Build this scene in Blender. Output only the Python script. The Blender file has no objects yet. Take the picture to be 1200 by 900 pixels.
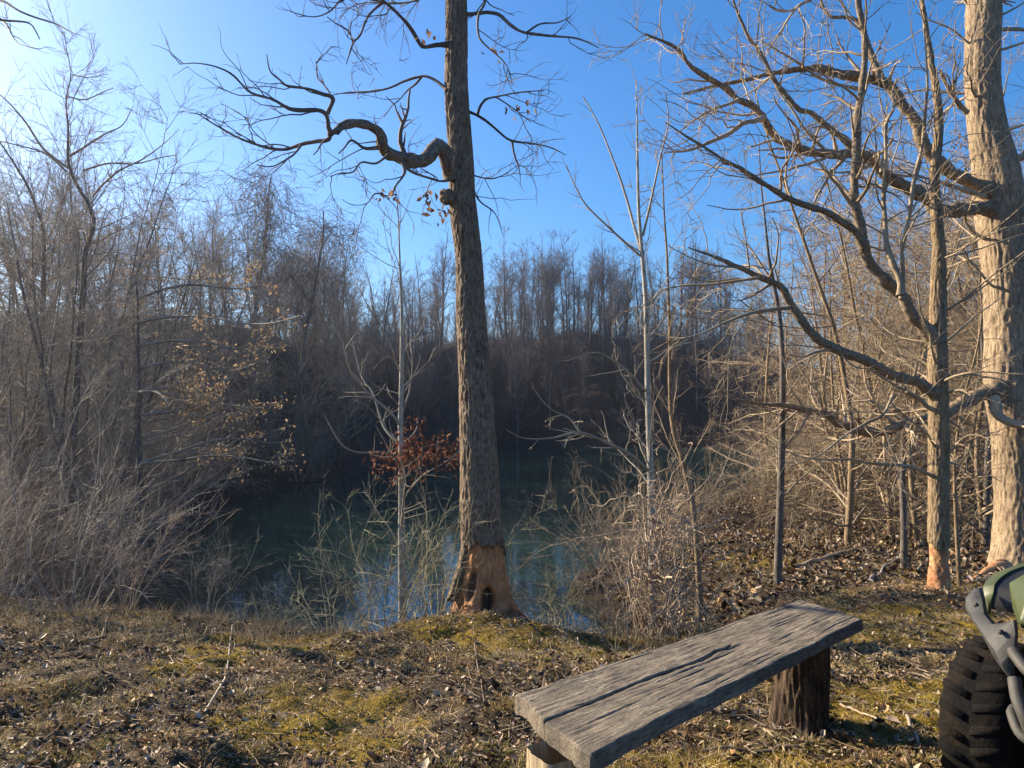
import bpy, math
import numpy as np
from mathutils import Vector, Matrix

S = bpy.context.scene
COL = S.collection
R = math.radians
rng = np.random.default_rng(11)

# ------------------------------------------------------------------ camera, sky, sun, exposure
F = 890.0                      # focal length in pixels of the 1200 x 900 photograph
CAMZ = 1.35
PITCH = math.atan((478 - 450) / F)
cam_d = bpy.data.cameras.new('camera')
cam = bpy.data.objects.new('camera', cam_d)
COL.objects.link(cam)
cam.location = (0, 0, CAMZ)
cam.rotation_euler = (R(90) + PITCH, 0, 0)
cam_d.sensor_width = 36
cam_d.lens = 36 * F / 1200
cam_d.clip_start = 0.05
cam_d.clip_end = 3000
S.camera = cam

SUN_AZ, SUN_EL = R(-64), R(26)          # azimuth measured from +Y, negative = left
sun_dir = Vector((math.sin(SUN_AZ) * math.cos(SUN_EL), math.cos(SUN_AZ) * math.cos(SUN_EL), math.sin(SUN_EL)))
world = bpy.data.worlds.new('World')
S.world = world
world.use_nodes = True
wn = world.node_tree
bg = wn.nodes['Background']
sky = wn.nodes.new('ShaderNodeTexSky')
sky.sky_type = 'NISHITA'
sky.sun_disc = False
sky.sun_elevation = SUN_EL
sky.sun_rotation = SUN_AZ
sky.altitude = 300
sky.air_density = 1.0
sky.dust_density = 1.5
sky.ozone_density = 6.0
bg.inputs[1].default_value = 0.088
hs = wn.nodes.new('ShaderNodeHueSaturation')
hs.inputs['Saturation'].default_value = 1.2
wn.links.new(sky.outputs[0], hs.inputs['Color'])
wn.links.new(hs.outputs[0], bg.inputs[0])
sl = bpy.data.lights.new('sun', 'SUN')
sl.energy = 5.0
sl.angle = R(0.5)
sl.color = (1.0, 0.84, 0.61)
so = bpy.data.objects.new('sun', sl)
COL.objects.link(so)
so.rotation_euler = (-sun_dir).to_track_quat('-Z', 'Y').to_euler()
S.view_settings.view_transform = 'Standard'
S.view_settings.look = 'None'
S.view_settings.gamma = 1
S.view_settings.exposure = 1.4
S.render.engine = 'CYCLES'
S.cycles.use_denoising = True
S.cycles.max_bounces = 4
S.cycles.diffuse_bounces = 2
S.cycles.glossy_bounces = 3
S.cycles.transmission_bounces = 2
S.cycles.caustics_reflective = False
S.cycles.caustics_refractive = False

# ------------------------------------------------------------------ numpy helpers
def _hash(i, j, k):
    n = (i * 73856093) ^ (j * 19349663) ^ (k * 83492791)
    n = (n ^ (n >> 13)) * 1274126177
    n = n & 0x7fffffff
    n = n ^ (n >> 16)
    return (n & 0xffff) / 65535.0

def vnoise(p):
    p = np.asarray(p, float)
    f = np.floor(p).astype(np.int64)
    u = p - f
    u = u * u * (3 - 2 * u)
    i, j, k = f[..., 0], f[..., 1], f[..., 2]
    def c(a, b, d): return _hash(i + a, j + b, k + d)
    ux, uy, uz = u[..., 0], u[..., 1], u[..., 2]
    x00 = c(0,0,0) * (1-ux) + c(1,0,0) * ux
    x10 = c(0,1,0) * (1-ux) + c(1,1,0) * ux
    x01 = c(0,0,1) * (1-ux) + c(1,0,1) * ux
    x11 = c(0,1,1) * (1-ux) + c(1,1,1) * ux
    y0 = x00 * (1-uy) + x10 * uy
    y1 = x01 * (1-uy) + x11 * uy
    return (y0 * (1-uz) + y1 * uz) * 2 - 1

def fbm(p, o=3):
    p = np.asarray(p, float)
    s = 0; a = 1.0
    for q in range(o):
        s = s + a * vnoise(p * 2**q + 17.3 * q)
        a *= 0.5
    return s

def nrm(v):
    return v / np.maximum(np.linalg.norm(v, axis=-1, keepdims=True), 1e-9)

def smooth(x):
    x = np.clip(x, 0, 1)
    return x * x * (3 - 2 * x)

def ray(px, py):
    x = (np.asarray(px, float) - 600) / F
    y = (450 - np.asarray(py, float)) / F
    ca, sa = math.cos(PITCH), math.sin(PITCH)
    return np.stack([x, ca - y * sa, sa + y * ca], -1)

def P3(px, py, Y):
    d = ray(px, py)
    t = np.asarray(Y, float) / d[..., 1]
    return d * t[..., None] + np.array([0, 0, CAMZ])

# ------------------------------------------------------------------ materials
def new_mat(name):
    m = bpy.data.materials.new(name)
    m.use_nodes = True
    nt = m.node_tree
    return m, nt, nt.nodes['Principled BSDF']

def ramp(nt, fac, stops):
    r = nt.nodes.new('ShaderNodeValToRGB')
    e = r.color_ramp.elements
    while len(e) < len(stops): e.new(0.5)
    for el, (p, c) in zip(e, stops):
        el.position = p
        el.color = (c[0], c[1], c[2], 1)
    nt.links.new(fac, r.inputs[0])
    return r.outputs[0]

def coords(nt, scale=(1, 1, 1), kind='Object'):
    tc = nt.nodes.new('ShaderNodeTexCoord')
    mp = nt.nodes.new('ShaderNodeMapping')
    mp.inputs['Scale'].default_value = scale
    nt.links.new(tc.outputs[kind], mp.inputs[0])
    return mp.outputs[0]

def noise(nt, vec, scale, detail=4, rough=0.6, dist=0.0):
    n = nt.nodes.new('ShaderNodeTexNoise')
    n.inputs['Scale'].default_value = scale
    n.inputs['Detail'].default_value = detail
    n.inputs['Roughness'].default_value = rough
    n.inputs['Distortion'].default_value = dist
    nt.links.new(vec, n.inputs['Vector'])
    return n.outputs[0]

def mixc(nt, fac, a, b, mode='MIX'):
    m = nt.nodes.new('ShaderNodeMix')
    m.data_type = 'RGBA'
    m.blend_type = mode
    if isinstance(fac, (int, float)): m.inputs[0].default_value = fac
    else: nt.links.new(fac, m.inputs[0])
    for s, v in ((6, a), (7, b)):
        if isinstance(v, tuple): m.inputs[s].default_value = (*v, 1)
        else: nt.links.new(v, m.inputs[s])
    return m.outputs[2]

def bump(nt, bs, h, strength=0.5, dist=0.02):
    b = nt.nodes.new('ShaderNodeBump')
    b.inputs['Strength'].default_value = strength
    b.inputs['Distance'].default_value = dist
    nt.links.new(h, b.inputs['Height'])
    nt.links.new(b.outputs[0], bs.inputs['Normal'])

def bark_mat(name, dark, mid, light, scale=30, zs=0.22, dist=0.012, lichen=None):
    m, nt, bs = new_mat(name)
    v = coords(nt, (1, 1, zs))
    n1 = noise(nt, v, scale, 8, 0.72, 0.6)
    nf = noise(nt, coords(nt, (1, 1, 0.5)), scale * 2.6, 5, 0.7, 0.3)
    av = nt.nodes.new('ShaderNodeMath'); av.operation = 'MULTIPLY_ADD'; av.inputs[1].default_value = 0.45
    sb = nt.nodes.new('ShaderNodeMath'); sb.operation = 'MULTIPLY_ADD'; sb.inputs[1].default_value = 1.0; sb.inputs[2].default_value = -0.225
    nt.links.new(nf, av.inputs[0]); nt.links.new(n1, sb.inputs[0]); nt.links.new(sb.outputs[0], av.inputs[2])
    n1 = av.outputs[0]
    c = ramp(nt, n1, [(0.32, dark), (0.48, mid), (0.68, light)])
    n2 = noise(nt, coords(nt, (1, 1, 0.7)), 5, 3, 0.6)
    c = mixc(nt, ramp(nt, n2, [(0.35, (0.25,)*3), (0.7, (0.0,)*3)]), c, dark)
    if lichen:
        n3 = noise(nt, coords(nt), 9, 4, 0.7)
        c = mixc(nt, ramp(nt, n3, [(0.58, (0,)*3), (0.66, (0.7,)*3)]), c, lichen)
    nt.links.new(c, bs.inputs['Base Color'])
    bs.inputs['Roughness'].default_value = 0.9
    bs.inputs['Specular IOR Level'].default_value = 0.15
    bump(nt, bs, n1, 0.9, dist)
    return m

def twig_mat(name, a, b, rough=0.75):
    m, nt, bs = new_mat(name)
    oi = nt.nodes.new('ShaderNodeObjectInfo')
    n1 = noise(nt, coords(nt), 3.0, 3, 0.6)
    c1 = ramp(nt, n1, [(0.35, a), (0.65, b)])
    hv = nt.nodes.new('ShaderNodeHueSaturation')
    mr = nt.nodes.new('ShaderNodeMapRange')
    mr.inputs[3].default_value = 0.7
    mr.inputs[4].default_value = 1.3
    nt.links.new(oi.outputs['Random'], mr.inputs[0])
    nt.links.new(mr.outputs[0], hv.inputs['Value'])
    nt.links.new(c1, hv.inputs['Color'])
    nt.links.new(hv.outputs[0], bs.inputs['Base Color'])
    bs.inputs['Roughness'].default_value = rough
    bs.inputs['Specular IOR Level'].default_value = 0.25
    return m

def attr_mat(name, rough=0.8, trans=0.0):
    m, nt, bs = new_mat(name)
    a = nt.nodes.new('ShaderNodeAttribute')
    a.attribute_name = 'col'
    nt.links.new(a.outputs['Color'], bs.inputs['Base Color'])
    bs.inputs['Roughness'].default_value = rough
    bs.inputs['Specular IOR Level'].default_value = 0.25
    if trans:
        tr = nt.nodes.new('ShaderNodeBsdfTranslucent')
        nt.links.new(a.outputs['Color'], tr.inputs[0])
        mx = nt.nodes.new('ShaderNodeMixShader')
        mx.inputs[0].default_value = trans
        out = nt.nodes['Material Output']
        nt.links.new(bs.outputs[0], mx.inputs[1])
        nt.links.new(tr.outputs[0], mx.inputs[2])
        nt.links.new(mx.outputs[0], out.inputs[0])
    return m

def plain_mat(name, col, rough=0.5, var=0.15, scale=12, bmp=0.0, metallic=0.0):
    m, nt, bs = new_mat(name)
    n = noise(nt, coords(nt), scale, 5, 0.65)
    lo = tuple(c * (1 - var) for c in col); hi = tuple(min(1, c * (1 + var)) for c in col)
    nt.links.new(ramp(nt, n, [(0.3, lo), (0.7, hi)]), bs.inputs['Base Color'])
    bs.inputs['Roughness'].default_value = rough
    bs.inputs['Metallic'].default_value = metallic
    if bmp: bump(nt, bs, noise(nt, coords(nt), scale * 12, 3), bmp, 0.003)
    return m

M = {}
M['oak_bark'] = bark_mat('oak_bark', (0.03, 0.02, 0.013), (0.20, 0.145, 0.10), (0.42, 0.33, 0.235), 62, 0.27, 0.016)
M['tan_bark'] = bark_mat('tan_bark', (0.085, 0.055, 0.034), (0.30, 0.22, 0.145), (0.50, 0.40, 0.265), 44, 0.24, 0.014)
M['mid_bark'] = bark_mat('mid_bark', (0.06, 0.04, 0.023), (0.25, 0.18, 0.11), (0.42, 0.32, 0.20), 45, 0.25)
M['oak_limb'] = bark_mat('oak_limb', (0.03, 0.022, 0.017), (0.17, 0.135, 0.10), (0.36, 0.30, 0.23), 42, 0.9, 0.010)
M['tan_limb'] = bark_mat('tan_limb', (0.06, 0.04, 0.026), (0.25, 0.18, 0.115), (0.46, 0.36, 0.24), 38, 0.9, 0.010)
M['mid_limb'] = bark_mat('mid_limb', (0.05, 0.037, 0.026), (0.23, 0.175, 0.12), (0.40, 0.325, 0.235), 44, 0.9, 0.008)
M['pale_bark'] = bark_mat('pale_bark', (0.16, 0.14, 0.11), (0.36, 0.33, 0.27), (0.55, 0.52, 0.45), 22, 0.35, 0.004)
M['grey_bark'] = bark_mat('grey_bark', (0.04, 0.034, 0.03), (0.13, 0.11, 0.095), (0.22, 0.19, 0.165), 25, 0.3, 0.006)
M['log_bark'] = bark_mat('log_bark', (0.014, 0.009, 0.006), (0.085, 0.057, 0.038), (0.24, 0.17, 0.115), 48, 0.13, 0.02)
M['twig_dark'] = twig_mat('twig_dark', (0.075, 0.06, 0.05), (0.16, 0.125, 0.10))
M['twig_tan'] = twig_mat('twig_tan', (0.21, 0.155, 0.10), (0.39, 0.305, 0.205))
M['twig_grey'] = twig_mat('twig_grey', (0.17, 0.145, 0.115), (0.34, 0.295, 0.235))
M['twig_red'] = twig_mat('twig_red', (0.20, 0.142, 0.10), (0.36, 0.28, 0.20))
M['twig_pale'] = twig_mat('twig_pale', (0.25, 0.215, 0.165), (0.40, 0.36, 0.285))
M['twig_green'] = twig_mat('twig_green', (0.20, 0.185, 0.11), (0.36, 0.33, 0.22))
M['twig_far'] = twig_mat('twig_far', (0.075, 0.058, 0.05), (0.16, 0.125, 0.105))  # darkened twigs: shade of the far bank put into their colour
M['vine'] = twig_mat('vine', (0.18, 0.125, 0.085), (0.42, 0.33, 0.235))
M['leaf'] = attr_mat('dry_leaf', 0.7, 0.4)
M['litter'] = attr_mat('leaf_litter', 0.65, 0.08)
M['blade'] = attr_mat('grass_blade', 0.8, 0.2)

def wood_mat():
    m, nt, bs = new_mat('chewed_wood')
    v = coords(nt, (1, 1, 0.16))
    n1 = noise(nt, v, 70, 5, 0.65, 0.3)
    n2 = noise(nt, coords(nt), 7, 4, 0.6)
    a = nt.nodes.new('ShaderNodeAttribute'); a.attribute_name = 'scar'
    c = ramp(nt, n1, [(0.25, (0.17, 0.06, 0.022)), (0.5, (0.55, 0.25, 0.09)), (0.75, (0.70, 0.42, 0.20))])
    c = mixc(nt, ramp(nt, n2, [(0.4, (0.55,)*3), (0.65, (0,)*3)]), c, (0.15, 0.058, 0.026))
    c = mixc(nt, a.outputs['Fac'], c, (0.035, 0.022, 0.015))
    nt.links.new(c, bs.inputs['Base Color'])
    bs.inputs['Roughness'].default_value = 0.85
    bump(nt, bs, n1, 0.8, 0.01)
    return m
M['chewed'] = wood_mat()
def chewed_pale():
    m, nt, bs = new_mat('chewed_pale_wood')
    n1 = noise(nt, coords(nt, (1, 1, 0.5)), 45, 4, 0.6, 0.3)
    n2 = noise(nt, coords(nt), 8, 3, 0.6)
    c = ramp(nt, n1, [(0.25, (0.30, 0.13, 0.05)), (0.5, (0.48, 0.27, 0.12)), (0.75, (0.60, 0.42, 0.22))])
    c = mixc(nt, ramp(nt, n2, [(0.42, (0.6,)*3), (0.6, (0,)*3)]), c, (0.30, 0.085, 0.035))
    nt.links.new(c, bs.inputs['Base Color'])
    bs.inputs['Roughness'].default_value = 0.8
    bump(nt, bs, n1, 0.7, 0.01)
    return m
M['chewed_pale'] = chewed_pale()

def plank_mat():
    m, nt, bs = new_mat('weathered_plank')
    n1 = noise(nt, coords(nt, (2.2, 42, 42)), 4.0, 9, 0.72, 0.35)
    n2 = noise(nt, coords(nt, (1, 1.6, 1)), 6, 6, 0.7)
    n3 = noise(nt, coords(nt, (1.0, 6, 6)), 14, 8, 0.8, 1.2)
    n4 = noise(nt, coords(nt, (1, 1, 1)), 60, 6, 0.75)
    c = ramp(nt, n1, [(0.30, (0.038, 0.029, 0.02)), (0.44, (0.17, 0.135, 0.095)), (0.56, (0.29, 0.24, 0.175)), (0.72, (0.50, 0.435, 0.33))])
    c = mixc(nt, ramp(nt, n2, [(0.36, (0.8,)*3), (0.60, (0,)*3)]), c, (0.075, 0.064, 0.052))
    c = mixc(nt, ramp(nt, n3, [(0.53, (0,)*3), (0.62, (0.85,)*3)]), c, (0.045, 0.042, 0.04))
    c = mixc(nt, ramp(nt, n4, [(0.58, (0,)*3), (0.72, (0.5,)*3)]), c, (0.48, 0.45, 0.40))
    nt.links.new(c, bs.inputs['Base Color'])
    bs.inputs['Roughness'].default_value = 0.8
    bs.inputs['Specular IOR Level'].default_value = 0.2
    ad = nt.nodes.new('ShaderNodeMath'); ad.operation = 'ADD'
    nt.links.new(n1, ad.inputs[0]); nt.links.new(n4, ad.inputs[1])
    bump(nt, bs, ad.outputs[0], 0.9, 0.006)
    return m
M['plank'] = plank_mat()
def post_mat():
    m, nt, bs = new_mat('split_post')
    n1 = noise(nt, coords(nt, (1, 1, 0.1)), 50, 6, 0.7, 0.3)
    c = ramp(nt, n1, [(0.3, (0.16, 0.105, 0.06)), (0.5, (0.36, 0.28, 0.17)), (0.75, (0.52, 0.43, 0.28))])
    nt.links.new(c, bs.inputs['Base Color'])
    bs.inputs['Roughness'].default_value = 0.85
    bump(nt, bs, n1, 0.8, 0.008)
    return m
M['post'] = post_mat()

def ground_mat():
    m, nt, bs = new_mat('forest_ground')
    v = coords(nt)
    n1 = noise(nt, v, 26, 6, 0.7)
    n2 = noise(nt, v, 2.3, 4, 0.6)
    n3 = noise(nt, v, 1.1, 5, 0.65, 0.4)
    n4 = noise(nt, v, 90, 3, 0.6)
    c = ramp(nt, n1, [(0.32, (0.018, 0.012, 0.008)), (0.52, (0.075, 0.053, 0.034)), (0.70, (0.27, 0.205, 0.13))])
    c = mixc(nt, ramp(nt, n2, [(0.4, (0,)*3), (0.65, (0.6,)*3)]), c, (0.085, 0.072, 0.042))
    mossc = ramp(nt, n4, [(0.3, (0.10, 0.07, 0.012)), (0.7, (0.34, 0.24, 0.035))])
    a = nt.nodes.new('ShaderNodeAttribute'); a.attribute_name = 'moss'
    mm = nt.nodes.new('ShaderNodeMath'); mm.operation = 'MULTIPLY'
    nt.links.new(a.outputs['Fac'], mm.inputs[0])
    nt.links.new(ramp(nt, n1, [(0.35, (0.35,)*3), (0.6, (1,)*3)]), mm.inputs[1])
    c = mixc(nt, mm.outputs[0], c, mossc)
    b = nt.nodes.new('ShaderNodeAttribute'); b.attribute_name = 'bank_shade'  # shade of the far banks put into the ground colour
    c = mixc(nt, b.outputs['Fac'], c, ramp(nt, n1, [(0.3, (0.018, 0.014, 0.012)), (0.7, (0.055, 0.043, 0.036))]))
    nt.links.new(c, bs.inputs['Base Color'])
    bs.inputs['Roughness'].default_value = 0.95
    bs.inputs['Specular IOR Level'].default_value = 0.1
    ad = nt.nodes.new('ShaderNodeMath'); ad.operation = 'ADD'
    nt.links.new(n1, ad.inputs[0]); nt.links.new(n4, ad.inputs[1])
    bump(nt, bs, ad.outputs[0], 0.8, 0.03)
    return m
M['ground'] = ground_mat()

def water_mat():
    m, nt, bs = new_mat('pond_water')
    bs.inputs['Base Color'].default_value = (0.013, 0.040, 0.032, 1)
    bs.inputs['Roughness'].default_value = 0.04
    bs.inputs['IOR'].default_value = 1.33
    n = noise(nt, coords(nt, (1, 0.6, 1)), 2.2, 3, 0.55)
    bump(nt, bs, n, 0.08, 0.05)
    return m
M['water'] = water_mat()
M['green_plastic'] = plain_mat('green_plastic', (0.05, 0.064, 0.022), 0.5, 0.2, 9, 0.15)
M['grey_plastic'] = plain_mat('grey_plastic', (0.035, 0.035, 0.034), 0.62, 0.45, 26, 0.5)  # bumper colour darkened to stand for shade on the vehicle
M['black_plastic'] = plain_mat('black_plastic', (0.012, 0.012, 0.013), 0.5, 0.2, 20)
def rubber_mat():
    m, nt, bs = new_mat('muddy_rubber')
    n1 = noise(nt, coords(nt), 9, 6, 0.7, 0.5); n2 = noise(nt, coords(nt), 55, 5, 0.7)
    c = mixc(nt, ramp(nt, n1, [(0.46, (0,)*3), (0.62, (0.85,)*3)]), (0.006, 0.0055, 0.0055), ramp(nt, n2, [(0.3, (0.010, 0.007, 0.005)), (0.7, (0.028, 0.02, 0.014))]))  # rubber and its mud darkened, the tyre's shade put into the colour
    nt.links.new(c, bs.inputs['Base Color'])
    bs.inputs['Roughness'].default_value = 0.95
    bs.inputs['Specular IOR Level'].default_value = 0.15
    bump(nt, bs, n2, 0.8, 0.008)
    return m
M['rubber'] = rubber_mat()
M['steel'] = plain_mat('dusty_steel', (0.055, 0.052, 0.046), 0.7, 0.35, 22, 0.2, 0.2)  # bars darkened too, shade put into the colour
M['lens'] = plain_mat('lamp_lens', (0.5, 0.5, 0.5), 0.08, 0.05, 10)

# ------------------------------------------------------------------ mesh helpers
def mesh_quads(name, V, Q, mat, cols=None, smooth_=True, attrs=None):
    me = bpy.data.meshes.new(name)
    V = np.asarray(V, np.float32).reshape(-1, 3)
    Q = np.asarray(Q, np.int32).reshape(-1, 4)
    me.vertices.add(len(V)); me.vertices.foreach_set('co', V.ravel())
    me.loops.add(len(Q) * 4); me.loops.foreach_set('vertex_index', Q.ravel())
    me.polygons.add(len(Q)); me.polygons.foreach_set('loop_start', np.arange(len(Q), dtype=np.int32) * 4)
    if smooth_: me.polygons.foreach_set('use_smooth', np.ones(len(Q), bool))
    if cols is not None:
        a = me.color_attributes.new('col', 'FLOAT_COLOR', 'POINT')
        c = np.ones((len(V), 4), np.float32); c[:, :3] = cols
        a.data.foreach_set('color', c.ravel())
    for k, arr in (attrs or {}).items():
        a = me.attributes.new(k, 'FLOAT', 'POINT')
        a.data.foreach_set('value', np.asarray(arr, np.float32))
    me.update(calc_edges=True)
    me.materials.append(mat)
    return me

def tubes(P, Rr, k=4):
    """P (B,n,3), Rr (B,n) -> verts, quads"""
    B, n, _ = P.shape
    T = np.empty_like(P)
    T[:, 1:-1] = P[:, 2:] - P[:, :-2]; T[:, 0] = P[:, 1] - P[:, 0]; T[:, -1] = P[:, -1] - P[:, -2]
    T = nrm(T)
    mean = nrm(P[:, -1] - P[:, 0] + 1e-6)
    ref = np.where(np.abs(mean[:, 2:3]) > 0.75, np.array([[1.0, 0.13, 0]]), np.array([[0.0, 0.1, 1.0]]))
    ref = np.repeat(ref[:, None, :], n, 1)
    U = nrm(np.cross(T, ref)); W = np.cross(T, U)
    a = np.arange(k) * 2 * np.pi / k
    V = P[:, :, None, :] + Rr[:, :, None, None] * (U[:, :, None, :] * np.cos(a)[None, None, :, None] + W[:, :, None, :] * np.sin(a)[None, None, :, None])
    b = (np.arange(B) * n * k)[:, None, None]
    i = (np.arange(n - 1) * k)[None, :, None]
    j = np.arange(k)[None, None, :]; j2 = (np.arange(k) + 1)[None, None, :] % k
    Q = np.stack([b + i + j, b + i + j2, b + i + k + j2, b + i + k + j], -1)
    return V.reshape(-1, 3), Q.reshape(-1, 4)

class Geo:
    def __init__(s): s.V = []; s.Q = []; s.C = []; s.n = 0
    def add(s, V, Q, col=None):
        V = np.asarray(V, float).reshape(-1, 3)
        s.V.append(V); s.Q.append(np.asarray(Q).reshape(-1, 4) + s.n); s.n += len(V)
        if col is not None:
            col = np.asarray(col, float)
            s.C.append(np.broadcast_to(col, (len(V), 3)) if col.ndim == 1 else col)
    def tubes(s, P, Rr, k=4):
        if len(P): s.add(*tubes(np.asarray(P, float), np.asarray(Rr, float), k))
    def mesh(s, name, mat, off=(0, 0, 0), smooth_=True):
        if not s.V: return mesh_quads(name, np.zeros((0, 3)), np.zeros((0, 4)), mat)
        V = np.concatenate(s.V) - np.asarray(off)
        return mesh_quads(name, V, np.concatenate(s.Q), mat, np.concatenate(s.C) if s.C else None, smooth_)

def put(name, me, parent=None, label=None, cat=None, group=None, kind=None, loc=None):
    o = bpy.data.objects.new(name, me)
    COL.objects.link(o)
    if parent is not None: o.parent = parent
    if loc is not None: o.location = loc
    if label: o['label'] = label
    if cat: o['category'] = cat
    if group: o['group'] = group
    if kind: o['kind'] = kind
    return o

def thing(name, loc, label, cat, group=None):
    return put(name, None, None, label, cat, group, None, loc)

def dup(root, loc, rz, sc, label=None, group=None):
    r = root.copy(); COL.objects.link(r)
    r.location = loc; r.rotation_euler = (0, 0, rz); r.scale = sc if hasattr(sc, '__len__') else (sc, sc, sc)
    if label: r['label'] = label
    if group: r['group'] = group
    for ch in list(root.children):
        c = ch.copy(); COL.objects.link(c); c.parent = r
    return r

# ------------------------------------------------------------------ growth
def lerp_path(P, Rr, idx, t):
    m = P.shape[1]
    f = np.clip(t, 0, 0.9999) * (m - 1)
    i = f.astype(int); u = f - i
    p = P[idx, i] * (1 - u)[:, None] + P[idx, i + 1] * u[:, None]
    r = Rr[idx, i] * (1 - u) + Rr[idx, i + 1] * u
    tan = nrm(P[idx, i + 1] - P[idx, i])
    return p, r, tan

def walk(p, d, L, R0, n, wig, up, taper=0.25, kink=0.0):
    N = len(p)
    pts = np.empty((N, n, 3)); pts[:, 0] = p
    st = (L / (n - 1))[:, None]
    for k in range(1, n):
        d = nrm(d + wig * rng.normal(size=(N, 3)) + np.array([0, 0, up]))
        pts[:, k] = pts[:, k - 1] + d * st
    s = np.linspace(0, 1, n)[None]
    return pts, R0[:, None] * (1 - s * (1 - taper))

def grow(P, Rr, dens, L, rel=False, rr=0.6, rmin=0.0015, t0=0.15, t1=1.0, ang=0.8, aj=0.25, up=0.02, wig=0.12, n=5, taper=0.3, flat=0.0, fall=0.6, bias=None, cap=None):
    if len(P) == 0: return np.zeros((0, n, 3)), np.zeros((0, n))
    ln = np.linalg.norm(np.diff(P, axis=1), axis=-1).sum(1)
    cnt = rng.poisson(dens * ln * (t1 - t0))
    idx = np.repeat(np.arange(len(P)), cnt)
    if cap and len(idx) > cap: idx = np.sort(rng.choice(idx, cap, replace=False))
    N = len(idx)
    t = rng.uniform(t0, t1, N)
    p, r, tan = lerp_path(P, Rr, idx, t)
    v = rng.normal(size=(N, 3))
    if flat: v[:, 2] *= (1 - flat)
    if bias is not None: v += np.asarray(bias)
    v -= (v * tan).sum(-1, keepdims=True) * tan
    v = nrm(v)
    a = ang + aj * rng.normal(size=N)
    d = tan * np.cos(a)[:, None] + v * np.sin(a)[:, None]
    Lc = (L * ln[idx] if rel else L) * (1 - fall * t) * rng.uniform(0.5, 1.25, N)
    R0 = np.clip(r * rr * rng.uniform(0.7, 1.0, N), rmin, None)
    return walk(p, d, Lc, R0, n, wig, up, taper)

def catmull(pts, n):
    pts = np.asarray(pts, float)
    q = np.vstack([2 * pts[0] - pts[1], pts, 2 * pts[-1] - pts[-2]])
    seg = np.linalg.norm(np.diff(pts[:, :3], axis=0), axis=1)
    c = np.concatenate([[0], np.cumsum(seg)]); c /= c[-1]
    t = np.linspace(0, 1, n)
    i = np.clip(np.searchsorted(c, t, side='right') - 1, 0, len(pts) - 2)
    u = ((t - c[i]) / np.maximum(c[i + 1] - c[i], 1e-9))[:, None]
    p0, p1, p2, p3 = q[i], q[i + 1], q[i + 2], q[i + 3]
    return 0.5 * (2 * p1 + (p2 - p0) * u + (2 * p0 - 5 * p1 + 4 * p2 - p3) * u**2 + (3 * p1 - p0 - 3 * p2 + p3) * u**3)

ZO = {'a': (0, 0), 'b': (400, 0), 'c': (800, 0), 'd': (0, 300), 'e': (400, 300), 'f': (800, 300), 'g': (0, 600), 'h': (400, 600), 'i': (800, 600)}
def limb(z, pts, Y, r, n=28, wob=0.0):
    """outline read off a 3x enlargement (or photo pixels for z=None); Y = depth from start to end; r = radius start, end in metres"""
    pts = np.asarray(pts, float)
    if z: pts = pts / 3.0 + np.array(ZO[z])
    seg = np.concatenate([[0], np.cumsum(np.linalg.norm(np.diff(pts, axis=0), axis=1))]); s = seg / seg[-1]
    Yv = np.interp(s, np.linspace(0, 1, len(Y)), Y)
    w = P3(pts[:, 0], pts[:, 1], Yv)
    c = catmull(w, n)
    if wob: c[1:-1, 1] += wob * np.cumsum(rng.normal(size=n - 2)) * 0.3
    rr = np.interp(np.linspace(0, 1, n), np.linspace(0, 1, len(r)), r)
    return c, rr

# ------------------------------------------------------------------ terrain
ZW = -1.8
POND = np.array([(-5.2, 9.6), (-3.6, 8.5), (-2.2, 8.1), (-1, 7.9), (.2, 8.1), (1.1, 7.8), (.95, 10), (1.2, 13), (2.2, 16), (5.5, 21), (12, 27), (20, 40), (24, 52), (14, 60), (6, 63), (-.7, 66.5), (-2.5, 58), (-5, 46), (-7.6, 35), (-9.5, 27.5), (-9.0, 21.5), (-6.6, 14.5)], float)

def pond_sd(x, y):
    d = np.full(x.shape, 1e9); inside = np.zeros(x.shape, bool)
    n = len(POND)
    for i in range(n):
        ax, ay = POND[i]; bx, by = POND[(i + 1) % n]
        ex, ey = bx - ax, by - ay
        t = np.clip(((x - ax) * ex + (y - ay) * ey) / (ex * ex + ey * ey), 0, 1)
        d = np.minimum(d, np.hypot(x - ax - t * ex, y - ay - t * ey))
        c = ((ay > y) != (by > y)) & (x < (bx - ax) * (y - ay) / (by - ay + 1e-12) + ax)
        inside ^= c
    d = np.where(inside, -d, d)
    return d + .45 * vnoise(np.stack([x * .7, y * .7, 0 * x], -1)) + .2 * vnoise(np.stack([x * 1.9, y * 1.9, 0 * x + 4], -1))

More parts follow.
